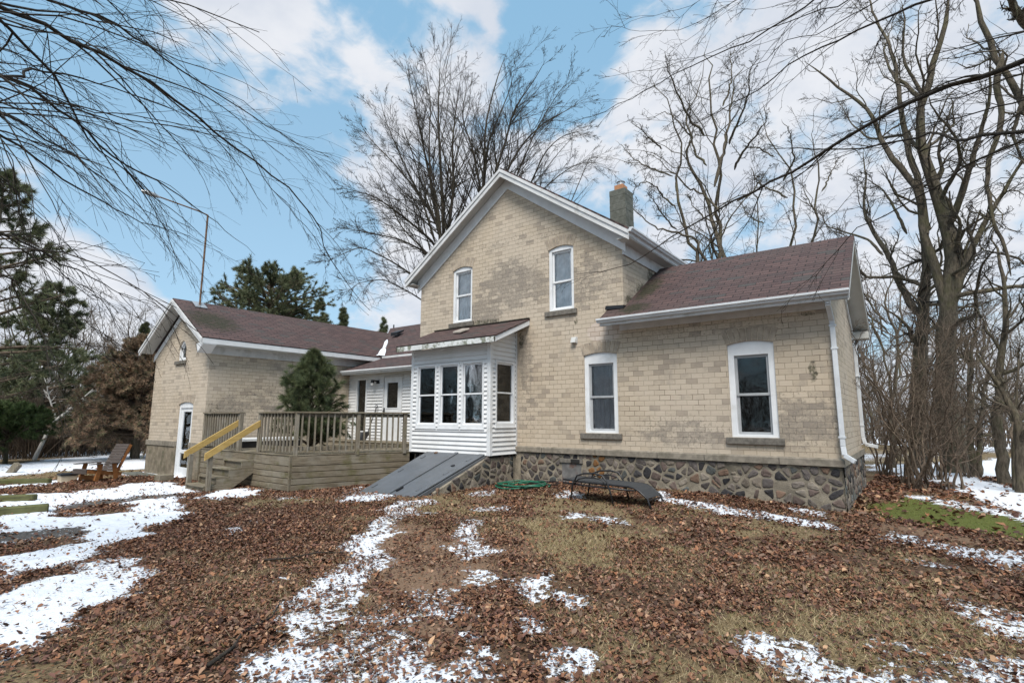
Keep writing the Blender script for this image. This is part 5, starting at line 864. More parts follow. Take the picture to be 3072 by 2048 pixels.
# dryer vent on the front wall
dv = MB().fbox(FF, -5.95,-5.81,3.30,3.44,.0,.02).build('dryer_vent', TRIM, house)
MB().prism([FF(-5.94,3.44,.02),FF(-5.82,3.44,.02),FF(-5.82,3.31,.02),FF(-5.94,3.31,.02)], [FF(-5.94,3.43,.05),FF(-5.82,3.43,.05),FF(-5.82,3.31,.10),FF(-5.94,3.31,.10)]).build('vent_hood', SOFFIT, dv)

# ---------------------------------------------------------------- cellar bulkhead
bh = empty('cellar_bulkhead', (-8.5, 8.0, .1), 'grey painted sloping double cellar doors against the white bay', 'cellar door')
def slope(x, t, h=0.):   # t 0 at the wall, 1 at the foot
    yb = 6.98+(-x-7.6)*.07; zb = .10+(x+9.42)*.04; a = Vector((x, 9.05, .85)); b = Vector((x, yb, zb)); n = Vector((0, -(.85-zb), (9.05-yb))).normalized()
    n = Vector((0, n.y, n.z)); return a+(b-a)*t+n*h
def strip(x0, x1, t0, t1, h0, h1, name, m=DOORGREY, parent=bh, bev=.004):
    A = [slope(x0,t0,h0), slope(x1,t0,h0), slope(x1,t1,h0), slope(x0,t1,h0)]; B = [slope(x0,t0,h1), slope(x1,t0,h1), slope(x1,t1,h1), slope(x0,t1,h1)]
    return MB().prism(A, B).build(name, m, parent, bevel=bev)
strip(-9.44,-7.60,.0,1.02,-.10,-.02,'frame')
l1 = strip(-9.24,-8.47,.0,1.0,-.01,.012,'door_leaf'); l2 = strip(-8.40,-7.80,.0,1.0,-.01,.012,'door_leaf')
strip(-9.44,-9.25,.0,1.0,-.01,.008,'side_flange'); strip(-7.78,-7.62,.0,1.0,-.005,.022,'side_flange')
strip(-8.50,-8.40,.0,1.0,.014,.034,'centre_strip')
for t in (.12,.46,.82):
    for x, p in ((-9.245, l1), (-7.79, l2)): strip(x-.022,x+.022,t,t+.07,.012,.03,'hinge',DOORGREY,p)
strip(-8.36,-8.30,.84,.92,.012,.045,'handle',BLACK,l2); strip(-8.00,-7.92,.30,.33,.012,.03,'handle',BLACK,l2); strip(-9.1,-9.02,.02,.05,.012,.04,'latch',RUST,l1)
MB().prism([slope(-7.60,0,-.12), slope(-7.60,1,-.12), Vector((-7.60,6.95,-.1)), Vector((-7.60,9.05,-.1))], [slope(-7.57,0,-.12), slope(-7.57,1,-.12), Vector((-7.57,6.95,-.1)), Vector((-7.57,9.05,-.1))]).build('side_wall', DOORGREY, bh)
MB().prism([slope(-9.44,0,-.12), slope(-9.44,1,-.12), Vector((-9.44,6.95,-.1)), Vector((-9.44,9.05,-.1))], [slope(-9.41,0,-.12), slope(-9.41,1,-.12), Vector((-9.41,6.95,-.1)), Vector((-9.41,9.05,-.1))]).build('side_wall', DOORGREY, bh)

# ---------------------------------------------------------------- deck
deck = empty('wooden_deck', (-13.2, 8, 0), 'weathered grey wooden deck with railing, plank skirt and stairs in the corner of the house', 'deck')
C0 = Vector((-11.12, 6.54, 0)); C1 = Vector((-10.20, 9.20, 0)); C2 = Vector((-10.10, 10.0, 0))
def boards():
    y = 6.52; k = 0
    mb = MB()
    while y < 10.38:
        y1 = y+.138; xr = lambda yy: -11.12+(yy-6.54)*.3459 if yy < 9.2 else -10.15
        xa, xb = xr(y)+.02, xr(y1-.006)+.02
        if y > 9.9: xa = xb = -10.9
        mb.prism([(-15.73,y,.805),(xa,y,.805),(xb,y1-.006,.805),(-15.73,y1-.006,.805)], [(-15.73,y,.83),(xa,y,.83),(xb,y1-.006,.83),(-15.73,y1-.006,.83)]); y = y1
    mb.build('deck_boards', WOOD, deck, bevel=.003)
    MB().box(-15.73,-10.9,10.38,10.42,.80,.93).box(-15.73,-10.9,10.36,11.3,.905,.93).build('porch_step', WOOD, deck, bevel=.004)
boards()
def skirt(a, b, name):
    a = Vector(a); b = Vector(b); z = .80; hs = [.215]+[.135]*6; 
    n = (b-a).cross(Vector((0,0,1))).normalized()
    for h in hs:
        z0 = z-h; q = n*random.uniform(-.003,.003)+Vector((0,0,(z+z0)/2))
        MB().beam(a+q, b+q, .03, h-.013).build(name, WOOD, deck, bevel=.004); z = z0
skirt((-15.73,6.545,0), (-11.125,6.545,0), 'skirt_board')
skirt((-11.105,6.56,0), (-10.21,9.19,0), 'skirt_board')
MB().box(-15.78,-15.60,6.48,6.53,-.1,.78).build('corner_board', WOOD, deck)
MB().box(-11.15,-11.10,6.505,6.56,-.1,.80).build('corner_board', WOOD, deck)
def rail(a, b, posts, name=''):
    a = Vector(a); b = Vector(b); t = (b-a).normalized(); L = (b-a).length; n = t.cross(Vector((0,0,1)))
    MB().beam(a+Vector((0,0,1.775)), b+Vector((0,0,1.775)), .14, .035).build('rail_cap', WOOD, deck, bevel=.004)
    MB().beam(a+Vector((0,0,1.71))-n*.03, b+Vector((0,0,1.71))-n*.03, .035, .085).build('upper_rail', WOOD, deck)
    MB().beam(a+Vector((0,0,.965))-n*.03, b+Vector((0,0,.965))-n*.03, .035, .085).build('lower_rail', WOOD, deck)
    for p in posts: c = a+t*p; MB().beam(c+Vector((0,0,.78)), c+Vector((0,0,1.757)), .088, .088, tuple(n)).build('post', WOODV, deck, bevel=.004)
    k = int(L/.138); proto = None
    for i in range(1, k):
        s = L*i/k
        if any(abs(s-p) < .075 for p in posts): continue
        c = a+t*s+n*.012; q = random.uniform(-.02,.02)
        MB().beam(c+Vector((0,0,.885+q)), c+Vector((0,0,1.755)), .036, .036, tuple(n)).build('baluster', WOODV, deck)
rail((-15.70,6.60,0), (-13.62,6.60,0), (.05, 2.05))
rail((-12.72,6.60,0), (-11.12,6.60,0), (.05,))
rail((-11.13,6.60,0), (-10.22,9.15,0), (.03, 1.42, 2.6))
MB().beam((-10.22,9.15,1.70), (-10.08,9.2,1.70), .035, .085).build('upper_rail', WOOD, deck)
# stairs
for y, z in ((6.24,.644),(5.97,.475),(5.70,.308),(5.42,.145)):
    MB().box(-13.66,-12.72,y,y+.285,z-.035,z).build('tread', WOOD, deck, bevel=.005)
    MB().box(-13.62,-12.77,y+.05,y+.07,z-.17,z-.036).build('riser', WOOD, deck)
for x in (-13.66,-12.76):
    MB().prism([(x,5.44,-.1),(x,5.44,.11),(x,5.70,.11),(x,5.70,.27),(x,5.97,.27),(x,5.97,.44),(x,6.24,.44),(x,6.24,.61),(x,6.53,.61),(x,6.53,.35),(x,5.85,-.1)], [(x+.04,5.44,-.1),(x+.04,5.44,.11),(x+.04,5.70,.11),(x+.04,5.70,.27),(x+.04,5.97,.27),(x+.04,5.97,.44),(x+.04,6.24,.44),(x+.04,6.24,.61),(x+.04,6.53,.61),(x+.04,6.53,.35),(x+.04,5.85,-.1)]).build('stringer', WOOD, deck)
for x in (-13.71,-12.70): MB().box(x-.045,x+.045,5.47,5.56,-.1,.80).build('stair_post', WOODV, deck, bevel=.004)
for x in (-13.74,-12.66):
    MB().prism([(x,5.37,.70),(x,5.37,.86),(x,6.58,1.60),(x,6.58,1.44)], [(x+.038,5.37,.70),(x+.038,5.37,.86),(x+.038,6.58,1.60),(x+.038,6.58,1.44)]).build('hand_rail', NEWWOOD, deck, bevel=.004)

# ---------------------------------------------------------------- loose things
def thing(name, loc, label, cat, group=None): return empty(name, loc, label, cat, group)
# low box on the deck behind the stairs
t = thing('storage_box', (-15.1, 8.1, .83), 'low black box with a white edged lid on the deck behind the stairs', 'box')
MB().box(-15.5,-14.7,7.2,8.95,.83,1.0).build('body', BLACK, t, bevel=.01); MB().box(-15.52,-14.68,7.18,8.07,1.0,1.08).box(-15.52,-14.68,8.08,8.97,1.0,1.08).build('lid', WHITE, t, bevel=.01)
# snow shovel
t = thing('snow_shovel', (-14.2, 11.1, .93), 'black snow shovel leaning against the white porch wall by the door', 'shovel')
MB().tube([(-14.20,10.95,1.15),(-14.14,11.2,1.92)], .017, 8).build('shaft', BLACK, t)
MB().tube([(-14.14,11.2,1.92),(-14.20,11.21,2.03),(-14.17,11.22,2.07),(-14.10,11.22,2.07),(-14.07,11.21,2.03)], .014, 6, True).build('grip', BLACK, t)
n = 8; g = MB(); A = []; B = []
for i in range(n+1):
    u = -1+2*i/n; A.append((-14.22+u*.26, 10.93-.06*(u*u), 1.20)); B.append((-14.24+u*.22, 10.82-.09*(u*u), .94))
for i in range(n): g.add([A[i],A[i+1],B[i+1],B[i]], [(0,1,2,3)]); g.add([tuple(Vector(p)+Vector((0,.012,0))) for p in (A[i],A[i+1],B[i+1],B[i])], [(0,1,2,3)])
g.build('scoop', BLACK, t, smooth=True)
# snow left in the roof valley
def snow_pile(name, spine, wid, h, label):
    mb = MB(); P = [Vector(p) for p in spine]; n = len(P); k = 8
    V = []; 
    for i, p in enumerate(P):
        tdir = (P[min(i+1,n-1)]-P[max(i-1,0)]).normalized(); s = tdir.cross(Vector((0,0,1))).normalized()
        wv = wid[i]*random.uniform(.85,1.15)
        for j in range(k+1):
            a = math.pi*j/k; V.append(tuple(p+s*math.cos(a)*wv+Vector((0,0,math.sin(a)*h*random.uniform(.8,1.2)))))
    F = [(i*(k+1)+j, i*(k+1)+j+1, (i+1)*(k+1)+j+1, (i+1)*(k+1)+j) for i in range(n-1) for j in range(k)]
    mb.add(V, F); o = mb.build(name, SNOWM, None, smooth=True); return tag(o, label, 'snow')
snow_pile('snow_drift', [(-16.1,13.03,4.30),(-15.9,12.83,4.18),(-15.7,12.6,4.06),(-15.5,12.42,3.94),(-15.36,12.32,3.88)], [.07,.14,.22,.30,.22], .04, 'white snow lying in the roof valley above the porch')
snow_pile('snow_drift', [(-16.9,13.82,4.77),(-16.7,13.62,4.66),(-16.5,13.43,4.54),(-16.3,13.23,4.42),(-16.12,13.05,4.31)], [.03,.07,.09,.07,.08], .05, 'thin white streak of snow higher up the roof valley')
# brick left on the bay roof
t = MB(); t.prism([(-8.95,9.35,3.73),(-8.60,9.25,3.69),(-8.52,9.50,3.80),(-8.86,9.60,3.84)], [(-8.95,9.35,3.77),(-8.60,9.25,3.73),(-8.52,9.50,3.84),(-8.86,9.60,3.88)])
tag(t.build('flat_stone', simple('pale_slab', (.33,.29,.25), .9, .2, 8.), None, bevel=.008), 'pale flat stone slab lying on the bay roof below the upstairs window', 'stone', kind='thing')
# mast on the left wing roof
t = thing('lamp_mast', (-17.4, 6.88, 5.1), 'thin rusty pole with a bent lamp arm standing on the left wing roof', 'mast')
MB().tube([(-17.42,6.88,4.9),(-17.42,6.88,8.03)], .03, 8).build('pole', RUST, t)
MB().tube([(-17.42,6.88,8.03),(-17.5,6.62,8.11),(-17.8,5.95,8.28),(-17.93,5.6,8.36)], .022, 8).build('arm', RUST, t)
MB().tube([(-17.90,5.68,8.34),(-17.95,5.55,8.37),(-18.03,5.32,8.42),(-18.06,5.22,8.43)], [.03,.065,.07,.03], 10).build('lamp_head', STEEL, t)
# chaise lounge
def lounger():
    t = thing('chaise_lounge', (-4.3, 8.6, .25), 'low black framed chaise lounge with grey sling lying flat by the fieldstone wall', 'chaise lounge')
    zs = .535; x0, x1, xf = -5.05, -3.78, -3.55; ya, yb = 8.30, 8.86
    prof = [(x0-.08,zs+.035),(x0+.2,zs+.02),(-4.6,zs+.012),(x1-.1,zs),(x1,zs-.015),(x1+.09,zs-.06),(xf,zs-.17),(xf+.02,zs-.24)]
    for y in (ya, yb):
        MB().tube([(x, y, z) for x, z in prof]+[(xf+.06,y,G(xf,y)-.01)], .017, 8).build('side_rail', BLACK, t, smooth=True)
        MB().tube([(x0-.1,y,zs-.02),(x0+.4,y,zs-.045),(-4.3,y,zs-.05),(x1,y,zs-.055)], .014, 8).build('lower_rail', BLACK, t, smooth=True)
    g = MB(); n = 40
    for i in range(len(prof)-2):
        (a, b), (c, d) = prof[i], prof[i+1]; g.add([(a,ya+.01,b+.012),(c,ya+.01,d+.012),(c,yb-.01,d+.012),(a,yb-.01,b+.012),(a,ya+.01,b+.004),(c,ya+.01,d+.004),(c,yb-.01,d+.004),(a,yb-.01,b+.004)], [(0,1,2,3),(7,6,5,4),(0,4,5,1),(2,6,7,3)])
    g.build('sling', SLING, t)
    for x in (x0-.08, x1+.02, xf+.02): MB().tube([(x,ya,zs+.03 if x < -5 else zs-.05-(.14 if x > -3.6 else 0)),(x,yb,zs+.03 if x < -5 else zs-.05-(.14 if x > -3.6 else 0))], .015, 8).build('cross_bar', BLACK, t)
    for y, s in ((ya-.03,1), (yb+.03,-1)):
        gzf = G(-4.5, y)
        MB().tube([(-4.98,y,gzf-.02),(-4.93,y,zs-.05),(-4.84,y,zs+.12),(-4.70,y,zs+.165),(-4.5,y,zs+.18),(-4.34,y,zs+.15),(-4.26,y,zs+.05),(-4.2,y,zs-.1),(-4.14,y,gzf-.02)], .015, 8).build('arm_leg_frame', BLACK, t, smooth=True)
        MB().tube([(-4.90,y+.02*s,zs-.03),(-4.82,y+.02*s,zs+.06),(-4.68,y+.02*s,zs+.095),(-4.5,y+.02*s,zs+.10),(-4.36,y+.02*s,zs+.08),(-4.28,y+.02*s,zs-.05)], .011, 8).build('arm_brace', BLACK, t, smooth=True)
    return t
lounger()
# hose
def hose(name, c, r0, n, seed, m, rad, label, flat=.75):
    r = random.Random(seed); pts = []; N_ = n*26
    for i in range(N_):
        a = 2*math.pi*i/26; k = r0*(1+.16*math.sin(i*.37+seed)+.12*math.sin(i*.117)); x = c[0]+math.cos(a)*k+.05*math.sin(i*.21); y = c[1]+math.sin(a)*k*flat+.04*math.cos(i*.17)
        pts.append((x, y, G(x, y)+.03+.055*(i/N_)+.012*math.sin(i*.9)))
    return tag(MB().tube(pts, rad, 7).build(name, m, None, smooth=True), label, 'hose')
hose('garden_hose', (-6.62,9.15,0), .50, 5, 2, HOSE, .014, 'green garden hose coiled on the leaves beside the fieldstone wall')
hose('garden_hose', (-6.35,9.45,0), .34, 2, 5, BLACK, .010, 'thin black hose coiled behind the green hose near the wall', .8)
# adirondack chair
def adirondack():
    t = thing('adirondack_chair', (-17.75, 4.95, G(-17.7,4.9)), 'brown adirondack chair with grey slats standing in the yard left of the house', 'chair')
    t.rotation_euler = (0, 0, R(-72)); t.scale = (.84,.84,.84)     # local +x is where the chair faces
    global LOCAL; LOCAL = True
    W = .36
    for s in (-1, 1):
        MB().beam((.42,s*W,-.02),(.30,s*W,.56),.13,.035,(0,1,0)).build('front_leg', CHAIRWOOD, t, bevel=.004)
        MB().beam((-.22,s*W,-.02),(-.10,s*W,.56),.13,.035,(0,1,0)).build('rear_leg', CHAIRWOOD, t, bevel=.004)
        MB().box(-.30,.62,s*W-.08,s*W+.08,.56,.585).build('armrest', CHAIRSLAT, t, bevel=.006)
        MB().beam((.66,s*(W-.05),.36),(-.40,s*(W-.05),.20),.03,.11).build('seat_rail', CHAIRWOOD, t)
        MB().beam((-.20,s*(W-.06),.16),(-.62,s*(W-.06),1.13),.09,.03,(0,1,0)).build('back_rail', CHAIRWOOD, t)
    MB().beam((.42,-W,.14),(.42,W,.14),.03,.14).build('front_rail', CHAIRWOOD, t)
    g = MB()
    for k in range(6): x = .64-.105*k; g.box(x-.045,x+.045,-W+.05,W-.05,.405-.15*(.64-x),.43-.15*(.64-x))
    g.box(.66,.69,-W+.05,W-.05,.28,.42); g.build('seat', CHAIRSLAT, t, bevel=.004)
    g = MB()
    for k in range(10):
        a = k/10*.97+.03; b = a+.088; P = lambda q: (-.16-.42*q, .28+.87*q)
        (xa, za), (xb, zb) = P(a), P(b); g.prism([(xa,-W+.05,za),(xb,-W+.05,zb),(xb,W-.05,zb),(xa,W-.05,za)], [(xa+.022,-W+.05,za+.01),(xb+.022,-W+.05,zb+.01),(xb+.022,W-.05,zb+.01),(xa+.022,W-.05,za+.01)])
    g.build('backrest', CHAIRSLAT, t, bevel=.003)
    LOCAL = False
adirondack()
t = thing('lidded_box', (-18.25, 4.45, -.08), 'small beige box with a dark lid standing at the foot of the brown chair', 'box')
MB().box(-18.4,-18.08,4.15,4.5,-.1,.12).build('body', simple('beige_box', (.40,.33,.24), .8, .1, 4.), t, bevel=.01); MB().box(-18.42,-18.06,4.13,4.52,.12,.17).build('lid', BLACK, t, bevel=.01)
# timbers
def timber(a, b, label):
    a = Vector(a); b = Vector(b); a.z = G(a.x,a.y)+.05; b.z = G(b.x,b.y)+.05
    o = MB().beam(a, b, .17, .16).build('landscape_timber', TIMBER, None, bevel=.02); tag(o, label, 'timber', 'mossy timbers lying on the snow at the left')
timber((-18.1,3.95,0), (-19.9,1.9,0), 'mossy green timber lying on the snow farthest back, in front of the brown chair')
timber((-14.45,2.95,0), (-15.6,1.5,0), 'short dark mossy timber lying on snow between the other two timbers')
timber((-12.35,2.72,0), (-12.75,.9,0), 'green mossy timber lying on the snow nearest the camera')
# small things by the left wing
tag(MB().box(-16.45,-16.1,5.75,6.1,-.12,.13).build('wood_block', WOOD, None, bevel=.01), 'square weathered wood block on the ground between the side door and the stairs', 'block')
tag(MB().box(-19.9,-16.9,6.0,6.5,-.2,-.05).build('doorstep', CONC, None, bevel=.01), 'low concrete doorstep slab along the foot of the left wing', 'doorstep', kind='thing')
tag(MB().beam((-23.2,3.9,-.35),(-22.9,4.15,.18),.16,.2).build('leaning_post', WOODV, None, bevel=.02), 'short weathered post leaning in the snow at the far left', 'post')
tag(MB().beam((-20.9,9.4,-.3),(-20.6,10.15,1.6),.16,.2).build('leaning_log', BARK, None, bevel=.02), 'dark leaning log beside the left corner of the brick wing', 'log')
# fallen sticks
def stick(pts, r, label):
    P = [(x, y, G(x, y)+.035) for x, y in pts]; o = MB().tube(P, [r*(1-.6*i/(len(P)-1)) for i in range(len(P))], 6).build('fallen_stick', BARK_D, None, smooth=True); tag(o, label, 'stick', 'fallen sticks on the leaves')
stick([(-3.75,1.72),(-3.9,1.95),(-4.12,2.12),(-4.25,2.42),(-4.5,2.62)], .014, 'long dark stick on the leaves at the bottom left of the yard')
stick([(-5.95,3.25),(-5.8,3.45),(-5.75,3.8),(-5.5,3.95)], .012, 'thin dark stick on the leaves left of the snowy wheel track')
stick([(.1,3.9),(.3,4.15),(.45,4.3)], .01, 'short dark stick on the leaves at the lower right')

# ---------------------------------------------------------------- trees
def nrm(v): return v/np.maximum(np.linalg.norm(v, axis=-1, keepdims=True), 1e-9)
def tubes(P, Rr, k):     # P [B,n,3], Rr [B,n]
    B, n, _ = P.shape; T = np.gradient(P, axis=1); T = nrm(T)
    ref = np.tile(np.array([.31,.22,.925]), (B,1)); par = np.abs((T[:,0]*ref).sum(-1)) > .93; ref[par] = (1,0,0)
    a = nrm(np.cross(T, ref[:,None,:])); b = np.cross(T, a)
    ang = np.arange(k)*2*math.pi/k
    V = P[:,:,None,:]+Rr[:,:,None,None]*(a[:,:,None,:]*np.cos(ang)[None,None,:,None]+b[:,:,None,:]*np.sin(ang)[None,None,:,None])
    V = V.reshape(-1, 3); i = np.arange(B*n*k).reshape(B, n, k); j = np.roll(i, -1, axis=2)
    F = np.stack([i[:,:-1].ravel(), j[:,:-1].ravel(), j[:,1:].ravel(), i[:,1:].ravel()], 1)
    return V, F
def join(L):
    Vs = []; Fs = []; o = 0
    for V, F in L: Vs.append(V); Fs.append(F+o); o += len(V)
    return np.concatenate(Vs), np.concatenate(Fs)
def resample(pts, n, r, wob=0.):
    P = np.array(pts, float); d = np.concatenate(([0], np.cumsum(np.linalg.norm(np.diff(P, axis=0), axis=1)))); t = np.linspace(0, d[-1], n)
    Q = np.stack([np.interp(t, d, P[:,i]) for i in range(3)], 1)
    for _ in range(2): Q[1:-1] = Q[1:-1]*.5+(Q[:-2]+Q[2:])*.25
    if wob: w = r.normal(0, wob, (n,3)); w[0] = 0; w = np.cumsum(w, 0); w -= np.linspace(0, 1, n)[:,None]*w[-1]; Q += w
    return Q
def sprout(P, Rr, r, count, ln, ang, trop, wig, n=6, t0=.15, rr=.6, tip=.25, rmin=.0018, byr=None, lenfall=.6, curl=0.):
    """children of a set of branches: count per branch, lengths ln=(lo,hi) as share of the parent's length"""
    B, m, _ = P.shape; L = np.linalg.norm(np.diff(P, axis=1), axis=2).sum(1)
    idx = np.repeat(np.arange(B), count); K = len(idx); t = t0+(1-t0)*r.rand(K)**.9*.98
    f = t*(m-1); i0 = np.minimum(f.astype(int), m-2); fr = (f-i0)[:,None]
    base = P[idx,i0]*(1-fr)+P[idx,i0+1]*fr; par = nrm(P[idx,i0+1]-P[idx,i0]); rad = Rr[idx,i0]*(1-fr[:,0])+Rr[idx,i0+1]*fr[:,0]
    side = nrm(np.cross(par, r.normal(0, 1, (K,3)))); a = r.uniform(ang[0], ang[1], K)[:,None]
    d = nrm(par*np.cos(a)+side*np.sin(a)); length = L[idx]*r.uniform(ln[0], ln[1], K)*(1-lenfall*t)
    st = (length/(n-1))[:,None]; Q = np.zeros((K, n, 3)); Q[:,0] = base; tr = np.array(trop, float)
    cx = r.normal(0, curl, (K,3))
    for s in range(1, n):
        d = nrm(d+r.normal(0, wig, (K,3))+tr+cx); Q[:,s] = Q[:,s-1]+d*st
    r0 = np.maximum(np.minimum(rad*rr, rad*.9), rmin); RR = r0[:,None]*np.linspace(1, tip, n)[None]; RR = np.maximum(RR, rmin*.7)
    return Q, RR
def grow_tree(key_limbs, levels, seed, n0=26, wob=.0, root=True):
    r = np.random.RandomState(seed); Ps = []; Rs = []
    for i, (r0, r1, pts) in enumerate(key_limbs):
        pts = [tuple(p) for p in pts]
        if root and i == 0: g = G(pts[0][0], pts[0][1]); pts = [(pts[0][0]+.02, pts[0][1], g-.2)]+([(pts[0][0]+.01, pts[0][1], (g+pts[0][2])/2)] if pts[0][2]-g > 1 else [])+pts
        L = sum(math.dist(a, b) for a, b in zip(pts[:-1], pts[1:]))
        Ps.append(resample(pts, n0, r, wob*L/n0)); Rs.append(np.linspace(r0, r1, n0)**1.0*(1+r.normal(0,.03,n0)))
    P0 = np.array(Ps); R0 = np.array(Rs); R0[:,-1] *= .3; R0[:,-2] *= .75; R0[1:,0] *= .35; R0[1:,1] *= .9
    if root: R0[0,0] *= 1.35; R0[0,1] *= 1.12
    out = []; P, Rr = P0, R0
    for lv in levels:
        P, Rr = sprout(P, Rr, r, **lv); out.append((P, Rr))
    return (P0, R0), out
def make_tree(name, limbs, levels, seed, label, cat, group=None, bark=BARK, twig=BARK_D, wob=0., root=True, k0=9, parts=('trunk','limbs','twigs')):
    (P0, R0), out = grow_tree(limbs, levels, seed, wob=wob, root=root)
    c = P0[0,0]; t = empty(name, tuple(float(v) for v in c), label, cat, group)
    V, F = tubes(P0, R0, k0); link(parts[0], np_mesh(parts[0], V, F, bark, smooth=True), t)
    if len(out) > 0: V, F = tubes(out[0][0], out[0][1], 5); link(parts[1], np_mesh(parts[1], V, F, bark, smooth=True), t)
    if len(out) > 1: V, F = join([tubes(p, q, 3) for p, q in out[1:]]); link(parts[2], np_mesh(parts[2], V, F, twig), t)
    return t
thin = lambda L, k: [(a*k, b*k, p) for a, b, p in L]
LV_MAPLE = [dict(count=30, ln=(.22,.62), ang=(.3,.9), trop=(0,0,.0), wig=.07, n=9, t0=.12, rmin=.008, rr=.42, lenfall=.72), dict(count=12, ln=(.2,.55), ang=(.3,.8), trop=(0,0,.02), wig=.11, n=6, rmin=.006, lenfall=.8), dict(count=5, ln=(.3,.7), ang=(.3,.9), trop=(0,0,.03), wig=.12, n=4, rmin=.0045)]
LV_LOC = [dict(count=13, ln=(.15,.42), ang=(.5,1.25), trop=(0,0,.06), wig=.26, n=10, t0=.15, rmin=.010, rr=.42), dict(count=8, ln=(.25,.6), ang=(.5,1.2), trop=(0,0,.03), wig=.26, n=7, rmin=.007), dict(count=4, ln=(.3,.6), ang=(.4,1.1), trop=(0,0,.0), wig=.24, n=5, rmin=.0045)]
make_tree('maple_tree', thin(TREES['maple'], .8), LV_MAPLE, 21, 'bare fan shaped tree behind the left slope of the main roof', 'tree', bark=BARK_M, twig=BARK_D)
make_tree('maple_tree', thin(TREES['maple2'], .8), LV_MAPLE, 22, 'bare spreading tree rising behind the peak of the main gable', 'tree', bark=BARK_M, twig=BARK_D)
for k, lab in ((0,'thickest bare crooked tree behind the right wing roof, forking high above the middle'), (1,'bare crooked tree just right of the thickest one behind the right wing roof'), (2,'bare crooked tree nearest the chimney with a low branch bending left'), (3,'bare crooked tree behind the right half of the wing roof ridge'), (4,'bare crooked tree behind the wing roof, nearest to its right end'), (5,'short thin bare tree between the two tallest crooked trees behind the wing roof')):
    make_tree('locust_tree', thin(LOCUSTS[k], .78), LV_LOC, 127+k, lab, 'tree', wob=.25)
LV_BIG = [dict(count=15, ln=(.14,.38), ang=(.5,1.2), trop=(0,0,.04), wig=.24, n=11, t0=.25, rmin=.011, rr=.4), dict(count=9, ln=(.25,.55), ang=(.5,1.2), trop=(0,0,.02), wig=.24, n=7, rmin=.007), dict(count=4, ln=(.3,.6), ang=(.4,1.1), trop=(0,0,0), wig=.22, n=5, rmin=.0045)]
make_tree('shade_tree', thin(TREES['big'], .74), LV_BIG, 41, 'largest bare tree right of the house, front trunk of the pair with ridged bark', 'tree', wob=.07, k0=14)
make_tree('shade_tree', thin(TREES['big2'], .72), LV_BIG, 42, 'thick bare tree close behind the largest tree, limbs reaching left over the wing', 'tree', wob=.07, k0=14)
LV_SL = [dict(count=8, ln=(.15,.4), ang=(.5,1.2), trop=(0,0,.04), wig=.22, n=8, t0=.25, rmin=.01), dict(count=7, ln=(.25,.6), ang=(.5,1.2), trop=(0,0,.02), wig=.22, n=6, rmin=.006), dict(count=3, ln=(.3,.6), ang=(.4,1.1), trop=(0,0,0), wig=.2, n=4, rmin=.004)]
make_tree('young_tree', [SLIM[0],SLIM[5]], LV_SL, 51, 'slender bare forked tree on the snow at the right', 'tree', wob=.1)
make_tree('young_tree', [SLIM[1]], LV_SL, 52, 'bare leaning tree at the right edge of the snow', 'tree', wob=.1)
make_tree('young_tree', [SLIM[2],SLIM[3]], LV_SL, 53, 'thin bare twin stemmed tree between the largest tree and the forked one', 'tree', wob=.1)
make_tree('young_tree', [SLIM[4]], LV_SL, 54, 'thinnest dark sapling on the snow near the right edge', 'tree', wob=.05)
make_tree('young_tree', [SLIM[6]], LV_SL, 55, 'thin bare tree seen past the right corner of the wing roof', 'tree', wob=.1)
LV_HANG = [dict(count=11, ln=(.15,.5), ang=(.12,.5), trop=(.01,.0,-.07), wig=.10, n=11, t0=.03, rmin=.0035), dict(count=5, ln=(.25,.7), ang=(.2,.6), trop=(0,0,-.06), wig=.09, n=7, rmin=.0024), dict(count=3, ln=(.15,.45), ang=(.3,.9), trop=(0,0,-.05), wig=.12, n=4, rmin=.0018)]
def overhang(limbs, root, seed, label, levels, gather):
    L = [list(l) for l in limbs]
    # the trunk stands outside the picture; a main bough carries the limbs
    L2 = [(.28, .12, root)]
    for (r0, r1, pts) in L: L2.append((r0*1.0, r1, [gather(pts[0])]+[tuple(p) for p in pts]))
    (P0, R0), out = grow_tree(L2, [dict(l) for l in levels], seed, n0=40, root=False)
    return L2, P0, R0
def over_tree(limbs, base, seed, label, levels):
    """a tree whose trunk is out of frame, its limbs reaching into it"""
    r = np.random.RandomState(seed); bx, by = base; g = G(bx, by); top = max(p[0][2] for _, _, p in limbs)+1.0
    Ps = [resample([(bx,by,g-.2),(bx+.05,by,g+2),(bx-.05,by+.1,top)], 40, r)]; Rs = [np.linspace(.34,.2,40)]
    for r0, r1, pts in limbs:
        s = np.array(pts[0]); a = np.array(pts[1]); d = (s-a)/max(np.linalg.norm(s-a), .1)
        j = np.array([bx, by, min(top-.2, max(2.4, s[2]-.4))]); mid = (s+j)/2+np.array([0,0,.25])
        Ps.append(resample([tuple(j), tuple(mid)]+[tuple(p) for p in pts], 40, r, .022)); Rs.append(np.linspace(r0*1.15, r1, 40))
    P0 = np.array(Ps); R0 = np.array(Rs); t = empty('overhanging_tree', (bx, by, g), label, 'tree')
    V, F = tubes(P0, R0, 7); link('limbs', np_mesh('limbs', V, F, BARK_D, smooth=True), t)
    P, Rr = P0[1:], R0[1:]; out = []
    for lv in levels: P, Rr = sprout(P, Rr, r, **lv); out.append((P, Rr))
    V, F = tubes(*out[0], 4); link('branches', np_mesh('branches', V, F, BARK_D), t)
    V, F = join([tubes(p, q, 3) for p, q in out[1:]]); link('twigs', np_mesh('twigs', V, F, BARK_D), t)
    return t
over_tree(thin(OVER_LEFT, .85), (-9.5,-2.2), 61, 'dark bare branches drooping across the sky at the upper left of the photo', LV_HANG)
